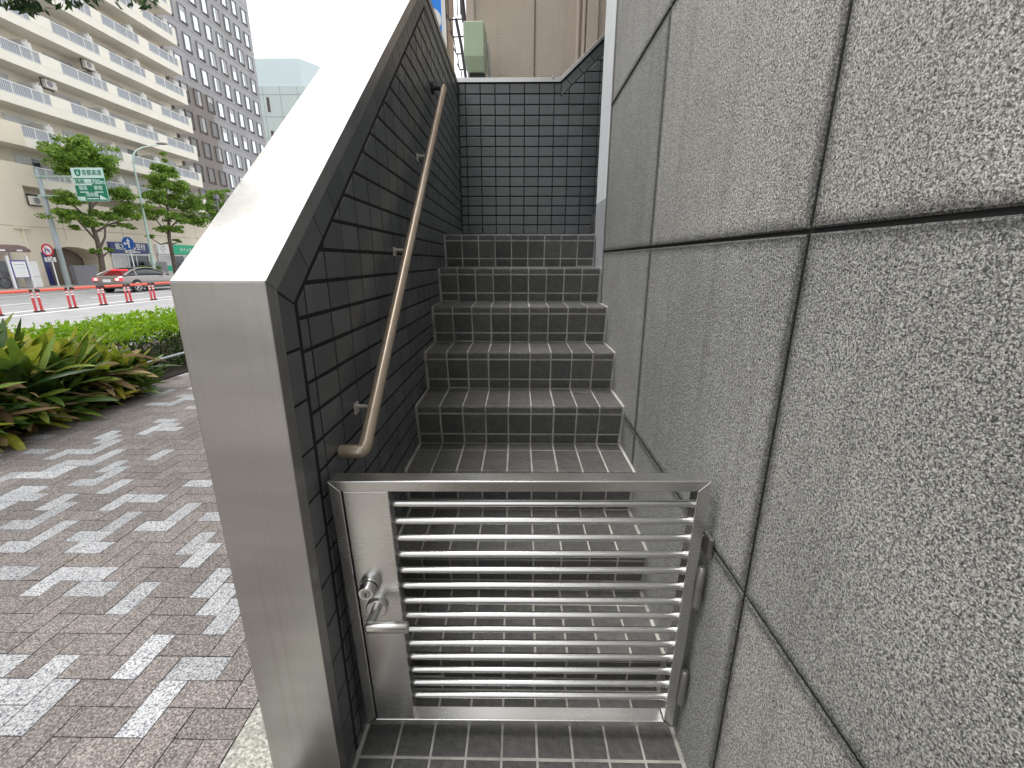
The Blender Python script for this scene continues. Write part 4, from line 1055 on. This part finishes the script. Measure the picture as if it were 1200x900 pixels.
for k,z in enumerate(ZB):
    place('slab',proto_slab,[M['apt2']],'balcony_slab',0,z)
    for b,(ya,yb) in enumerate(ends):
        if yb<20 or (k<4 and yb<24): continue
        if k<2 and b==5:                       # the two lowest floors start with a shorter balcony
            ya=31.6
        w_=round(yb-ya,2)
        if k<2 and b<5: continue
        place(('rail',w_),lambda: rail_mesh(w_),[M['railing'],M['infill']],'balustrade',ya,z)
        def mkwin(kind):
            mb=MB(); mb.box(-34.598,-34.55,.5,2.6,.2,2.2,0)
            mb.box(-34.55,-34.53,.56,1.53,.26,2.14,2); mb.box(-34.55,-34.53,1.57,2.54,.26,2.14,1 if kind else 2); return mb
        dk=rnd.random()<.3
        place(('win',dk),lambda: mkwin(dk),[M['frame'],M['glass'],M['glasspale']],'balcony_window',ya,z)
        def mkpart(): 
            mb=MB(); mb.box(-34.55,XF-.18,-.03,.03,.16,1.95); mb.tube([(XF-.32,0,.16),(XF-.32,0,1.75)],.27,14); return mb
        place('part',mkpart,[M['partition']],'partition_screen',yb-.45,z)
    for s,(ya,yb) in enumerate(solid):
        if yb<20: continue
        w_=round(yb-ya,2)
        if k<2 and s<4: continue
        if k<2 and s==4: ya,yb=20,31.6; w_=11.6
        def mkp(): 
            mb=MB(); mb.box(XF-.16,XF+.012,0,w_,.6 if w_<9 else .0,1.36); return mb
        place(('solid',w_),mkp,[M['apt2'] if w_<9 else M['aptlow']],'parapet_panel',ya,z)
mb=MB(); mb.box(-34.6,XF+.006,18,30.6,5.55,6.25); mb.build('corner_block',[M['aptlow']],ap)
# things on the balconies
def ac(loc,label):
    t=empty('air_conditioner',loc,label,'air conditioner','balcony air conditioners')
    x,y,z=loc
    mb=MB(); mb.box(x-.28,x,y,y+.8,z,z+.55); mb.build('casing',[M['acwhite']],t,bevel=.02)
    mb=MB(); n=20; ring=[(y+.3+.2*math.cos(2*math.pi*k/n),z+.28+.2*math.sin(2*math.pi*k/n)) for k in range(n)]; mb.prism(ring,fYZ,x+.001,x+.012); mb.build('fan_grille',[M['greybox']],t)
    mb=MB(); mb.box(x-.34,x-.29,y-.02,y+.82,z-.05,z+.7); mb.build('hanger',[M['black']],t)
ac((XF-.3,38.0,ZB[4]-.62),'air conditioner hung under the fourth balcony row, above the lamp head')
ac((XF-.3,34.4,ZB[3]-.62),'air conditioner hung under the third row, upper left of the tree crown')
ac((XF+.42,30.6,5.05),'air conditioner hung under the lowest balcony by the highway sign pole')
mb=MB(); mb.add([(XF+.03,35.9,8.95+1.3),(XF+.03,36.9,8.95+1.3),(XF+.06,36.95,9.2),(XF+.06,35.85,9.25)],[(0,1,2,3)])
def cloth(y0,y1,z0,z1,m_,label):
    mb=MB(); n=10
    for s in (0,.012):
        pass
    vs=[];
    for i in range(n+1):
        t=i/n; xo=XF+.05+.03*math.sin(t*9)
        vs+=[(xo,y0+(y1-y0)*t,z1),(xo+.03,y0+(y1-y0)*t+.02*math.sin(t*17),z0+.05*math.sin(t*7)),(xo+.045,y0+(y1-y0)*t+.02*math.sin(t*17),z0+.05*math.sin(t*7)),(xo+.02,y0+(y1-y0)*t,z1)]
    fs=[]
    for i in range(n):
        a=4*i
        for k in range(4): fs.append((a+k,a+(k+1)%4,a+4+(k+1)%4,a+4+k))
    fs+=[(0,1,2,3),(4*n,4*n+1,4*n+2,4*n+3)]
    mb.add(vs,fs,0,True)
    tag(mb.build('hanging_laundry',[m_]),label,'laundry')
cloth(36.0,37.0,ZB[1]+.55,ZB[1]+1.42,M['cloth'],'pale blue washing hung over a balcony rail behind the street lamp')
cloth(44.7,47.6,ZB[0]+.6,ZB[0]+1.42,M['clothw'],'white washing along the lowest balcony at the block corner')

# shops in the podium
def shop(name,ya,yb,label,face,txts,glz):
    t=empty(name,(XF,(ya+yb)/2,2.0),label,'sign')
    mb=MB(); mb.box(XF+.004,XF+.24,ya,yb,2.02,2.90); mb.build('sign_face',[M[face]],t,bevel=.02)
    return t
sg=shop('pharmacy_sign',35.75,39.45,'navy shop sign with white Japanese lettering','navy',None,0)
mb=MB(); put_text(mb,'処方せん受付',.56,(XF+.246,37.62,2.52),'+X',.003,width=2.9,bold=.014); put_text(mb,'Pharmacy',.22,(XF+.246,38.0,2.15),'+X',.003,bold=.01); mb.build('lettering',[M['signwhite']],sg)
sg2=shop('green_shop_sign',42.0,46.5,'bright green shop sign with white lettering and white logo panel','shopgreen',None,0)
mb=MB(); mb.box(XF+.006,XF+.25,40.42,41.72,2.02,2.9); lp=mb.build('logo_panel',[M['signwhite']],sg2,bevel=.01)
mb=MB(); cy,cz=41.07,2.5
for r_,w_,a0,a1 in ((.26,.05,.6,5.2),(.15,.05,3.4,8.4)):
    mb.tube([(XF+.256,cy+r_*math.cos(a0+(a1-a0)*k/16),cz+r_*math.sin(a0+(a1-a0)*k/16)) for k in range(17)],.035,6)
mb.box(XF+.251,XF+.254,40.75,41.4,2.10,2.14); mb.build('round_logo',[M['partition']],lp)
mb=MB(); mb.box(XF+.006,XF+.25,41.72,42.0,2.02,2.9); mb.build('orange_stripe',[M['orange']],sg2)
mb=MB(); put_text(mb,'クイックスロー',.40,(XF+.246,44.4,2.42),'+X',.003,width=2.6,bold=.012); mb.build('lettering',[M['signwhite']],sg2)
def front(ya,yb,label,panes,mats_,z0=-.25,z1=2.0):
    t=empty('shop_front',(XF,(ya+yb)/2,-.25),label,'shop front')
    mb=MB(); mb.box(XF+.005,XF+.03,ya,yb,z0,z1); mb.build('back_panel',[M['glass']],t)
    for a,b,m_ in panes:
        mb=MB(); mb.box(XF+.032,XF+.05,a+.05,b-.05,z0+.1,z1-.12); mb.build('shop_window',[M[m_]],t)
    mb=MB()
    for y in [ya]+[q[1] for q in panes]: mb.box(XF+.03,XF+.10,y-.05,y+.05,z0,z1)
    mb.box(XF+.03,XF+.11,ya-.05,yb+.05,z1-.14,z1); mb.build('frame',[M['frame']],t)
    return t
front(35.85,39.4,'glazed pharmacy front with pale frames under the navy sign',[(35.85,37.3,'glasspale'),(37.3,38.1,'glass'),(38.1,39.4,'glass')],0)
front(40.5,46.4,'glazed shop front with green poster under the green sign',[(40.5,42.2,'glasspale'),(42.2,43.6,'glass'),(43.6,46.4,'glasspale')],0)
mb=MB(); mb.box(XF+.052,XF+.06,40.8,41.9,.5,1.0); tag(mb.build('green_poster',[M['shopgreen']]),'pale green poster in the shop window behind the thinner tree','poster')
mb=MB(); mb.box(XF+.4,XF+.9,38.4,40.3,-.25,1.35); tag(mb.build('dark_screen_panel',[M['greybox']],bevel=.02),'dark grey screen board beside the pharmacy door','screen')
bx=empty('box_hedge',(XF+1.0,38.2,-.25),'small trimmed green box hedge in front of the pharmacy','hedge')
mb=MB(); rnd=random.Random(31)
for k in range(900): leaf_cloud(mb,(XF+rnd.uniform(.7,1.2),rnd.uniform(37.1,39.3),rnd.uniform(.45,1.0)),(.05,.05,.05),1,.14,rnd,0,0,.5,.5)
mb.build('foliage',[M['treeleaf']],bx,fix=False)
mb=MB(); mb.box(XF+.7,XF+1.2,37.1,39.3,-.25,.5); mb.build('planter_box',[M['greybox']],bx,bevel=.02)
mb=MB(); mb.box(-31.95,-31.6,31.2,32.95,-.25,1.1); gbx=mb.build('grey_board',[M['greybox']],bevel=.02); tag(gbx,'dark grey board standing before the arched passage','board')

# notice board, locker, shelter, bicycles
nb=empty('notice_board',(-31.5,27.6,-.25),'white framed notice board with purple border by the bicycle shelter','notice board')
for y in (27.1,28.2):
    mb=MB(); mb.box(-31.55,-31.45,y-.06,y+.06,-.25,1.72); mb.build('post',[M['signwhite']],nb)
mb=MB(); mb.box(-31.53,-31.47,27.2,28.1,.38,1.46); mb.build('board_border',[M['purple']],nb)
mb=MB(); mb.box(-31.469,-31.46,27.26,28.04,.42,1.38); bf=mb.build('board_sheet',[M['signwhite']],nb)
mb=MB(); mb.box(-31.459,-31.457,27.36,27.94,1.17,1.2); mb.box(-31.459,-31.457,27.40,27.95,.98,1.0)
for k in range(5): mb.box(-31.459,-31.457,27.45,27.9,.55+.07*k,.555+.07*k)
mb.build('printed_line',[M['inkgrey']],bf)
lk=empty('white_cabinet',(-31.7,28.6,-.25),'plain white outdoor cabinet right of the notice board','cabinet')
mb=MB(); mb.box(-32.2,-31.7,28.32,28.95,-.25,1.4); mb.build('cabinet_body',[M['signwhite']],lk,bevel=.02)
mb=MB(); mb.box(-31.699,-31.69,28.36,28.92,.42,.44); mb.build('door_gap',[M['inkgrey']],lk)
shl=empty('bicycle_shelter',(-32,25,-.25),'curved brown roofed bicycle shelter at the left picture edge','shelter')
mb=MB()
pf=[(-32.95,2.15),(-32.6,2.34),(-32.1,2.40),(-31.7,2.30),(-31.4,2.1)]
for (xa_,za),(xb_,zb) in zip(pf,pf[1:]): mb.prism([(xa_,za),(xb_,zb),(xb_,zb-.16),(xa_,za-.16)],fXZ,20,28.5)
mb.build('roof',[M['shelter']],shl)
for k in range(7):
    mb=MB(); mb.box(-31.42,-31.38,22+k*.95,22.3+k*.95,2.0,2.09); mb.build('roof_fixing',[M['signwhite']],shl)
for y in (21,24.5,28.2):
    mb=MB(); mb.tube([(-32.5,y,-.25),(-32.5,y,2.2)],.06,8); mb.build('post',[M['signwhite']],shl)
mb=MB(); mb.box(-32.96,-32.9,20,28.5,-.25,1.4); mb.build('back_screen',[M['infill']],shl)
def bicycle(loc,label):
    t=empty('bicycle',loc,label,'bicycle','bicycles parked in the shelter')
    x,y,z=loc
    for dy in (0,1.05):
        mb=MB(); mb.tube([(x,y+dy+.32*math.cos(2*math.pi*k/20),z+.34+.32*math.sin(2*math.pi*k/20)) for k in range(21)],.022,6,cap=False)
        for k in range(8): an=2*math.pi*k/8; mb.tube([(x,y+dy,z+.34),(x,y+dy+.31*math.cos(an),z+.34+.31*math.sin(an))],.004,4)
        mb.build('wheel',[M['rubber']],t)
    mb=MB(); A=(x,y,z+.34);B_=(x,y+.45,z+.34);Cc=(x,y+.32,z+.85);D=(x,y+.92,z+.88);E_=(x,y+1.05,z+.34)
    for p,q in ((A,B_),(B_,Cc),(A,Cc),(B_,D),(Cc,D),(D,E_)): mb.tube([p,q],.02,6)
    mb.tube([D,(x,y+.9,z+1.02)],.016,6); mb.build('frame',[M['pole']],t)
    mb=MB(); mb.tube([(x-.28,y+.8,z+1.05),(x-.1,y+.9,z+1.04),(x+.1,y+.9,z+1.04),(x+.28,y+.8,z+1.05)],.016,6); mb.build('handlebar',[M['black']],t)
    mb=MB(); mb.tube([(x,y+.15,z+.9),(x,y+.3,z+.93),(x,y+.45,z+.91)],[.09,.07,.03],8); mb.build('saddle',[M['black']],t)
    mb=MB(); mb.box(x-.16,x+.16,y+.98,y+1.3,z+.72,z+.98); mb.build('basket',[M['greybox']],t)
    return t
b1=bicycle((-32.0,26.0,-.25),'grey bicycle nearest the notice board')
b2=bicycle((-32.3,24.6,-.25),'second grey bicycle further into the shelter')

# ---------------------------------------------------------------- grey office block and pale tower
XO=-35.0
of=empty('office_block',(-42,58,-.25),'tall grey granite office block with square windows beside the apartment block','building')
mb=MB(); mb.box(-60,XO,49.2,66.0,-.3,44); mb.build('wall',[M['lav']],of)
mb=MB(); mb.box(-60,XO+.10,49.1,55.15,-.3,19.2); mb.build('lower_block',[M['brownfac']],of)
cols_=[52.45+1.965*k for k in range(7)]; cols_=[50.5]+cols_
for r_ in range(13):
    z=4.75+2.555*r_
    for k,y in enumerate(cols_):
        low=(k<=2 and z+1.2<19.4)
        if z>32 : continue
        q=rnd.random(); kind=0 if q<.62 else (1 if q<.82 else 2)
        key=('offwin',low,kind)
        def mk(): 
            mb=MB(); x=XO+(.10 if low else 0)
            mb.box(x+.004,x+.05,0,.98,0,.20,1); mb.box(x+.006,x+.02,0,.98,.20,1.62,0)
            for a,b,c_,d_ in ((-.06,0,-.02,1.68),(.98,1.04,-.02,1.68),(0,.98,1.62,1.68)): mb.box(x+.003,x+.13,a,b,c_,d_,3)
            if kind==1: mb.box(x+.02,x+.026,.02,.96,1.62-.55,1.62,2)
            if kind==2: mb.box(x+.02,x+.03,.47,.51,.2,1.62,1); mb.box(x+.02,x+.026,.51,.96,.2,1.62,2)
            return mb
        place(key,mk,[M['darkwin'] if low else M['mirror'],M['winshade'],M['glasspale'],M['brownfac'] if low else M['lav']],'window',y,z,of)
mb=MB()
for r_ in range(15): mb.box(XO,XO+.012,49.2 if r_>5 else 55.16,65.9,4.5+2.555*r_-.02,4.5+2.555*r_+.02)
mb.build('facade_joint',[M['brownfac']],of)
pt=empty('pale_tower',(-45,96,-.25),'pale green tower with plain penthouse beyond the grey office block','building')
mb=MB(); mb.box(-62,-39.3,90,110,-.3,32.2); mb.build('wall',[M['palebuild']],pt)
mb=MB(); mb.prism([(-62,90.2),(-39.8,90.2),(-37.6,93.5),(-37.6,110),(-62,110)],fXY,32.25,36.6); mb.build('penthouse',[M['palecap']],pt)
for z in (28.0,22.5,17):
    mb=MB(); mb.box(-46.6,-46.1,89.96,89.99,z,z+2.4); mb.build('slot_window',[M['winshade']],pt)
mb=MB()
for k in range(9): mb.box(-62,-39.3,89.97,89.995,2+k*3.6,2.1+k*3.6)
for k in range(7): mb.box(-60+k*3.2,-59.9+k*3.2,89.972,89.997,-.3,32.2)
mb.build('facade_joint',[M['pole']],pt)

for o in bpy.data.objects:
    if '_o' in o: del o['_o']
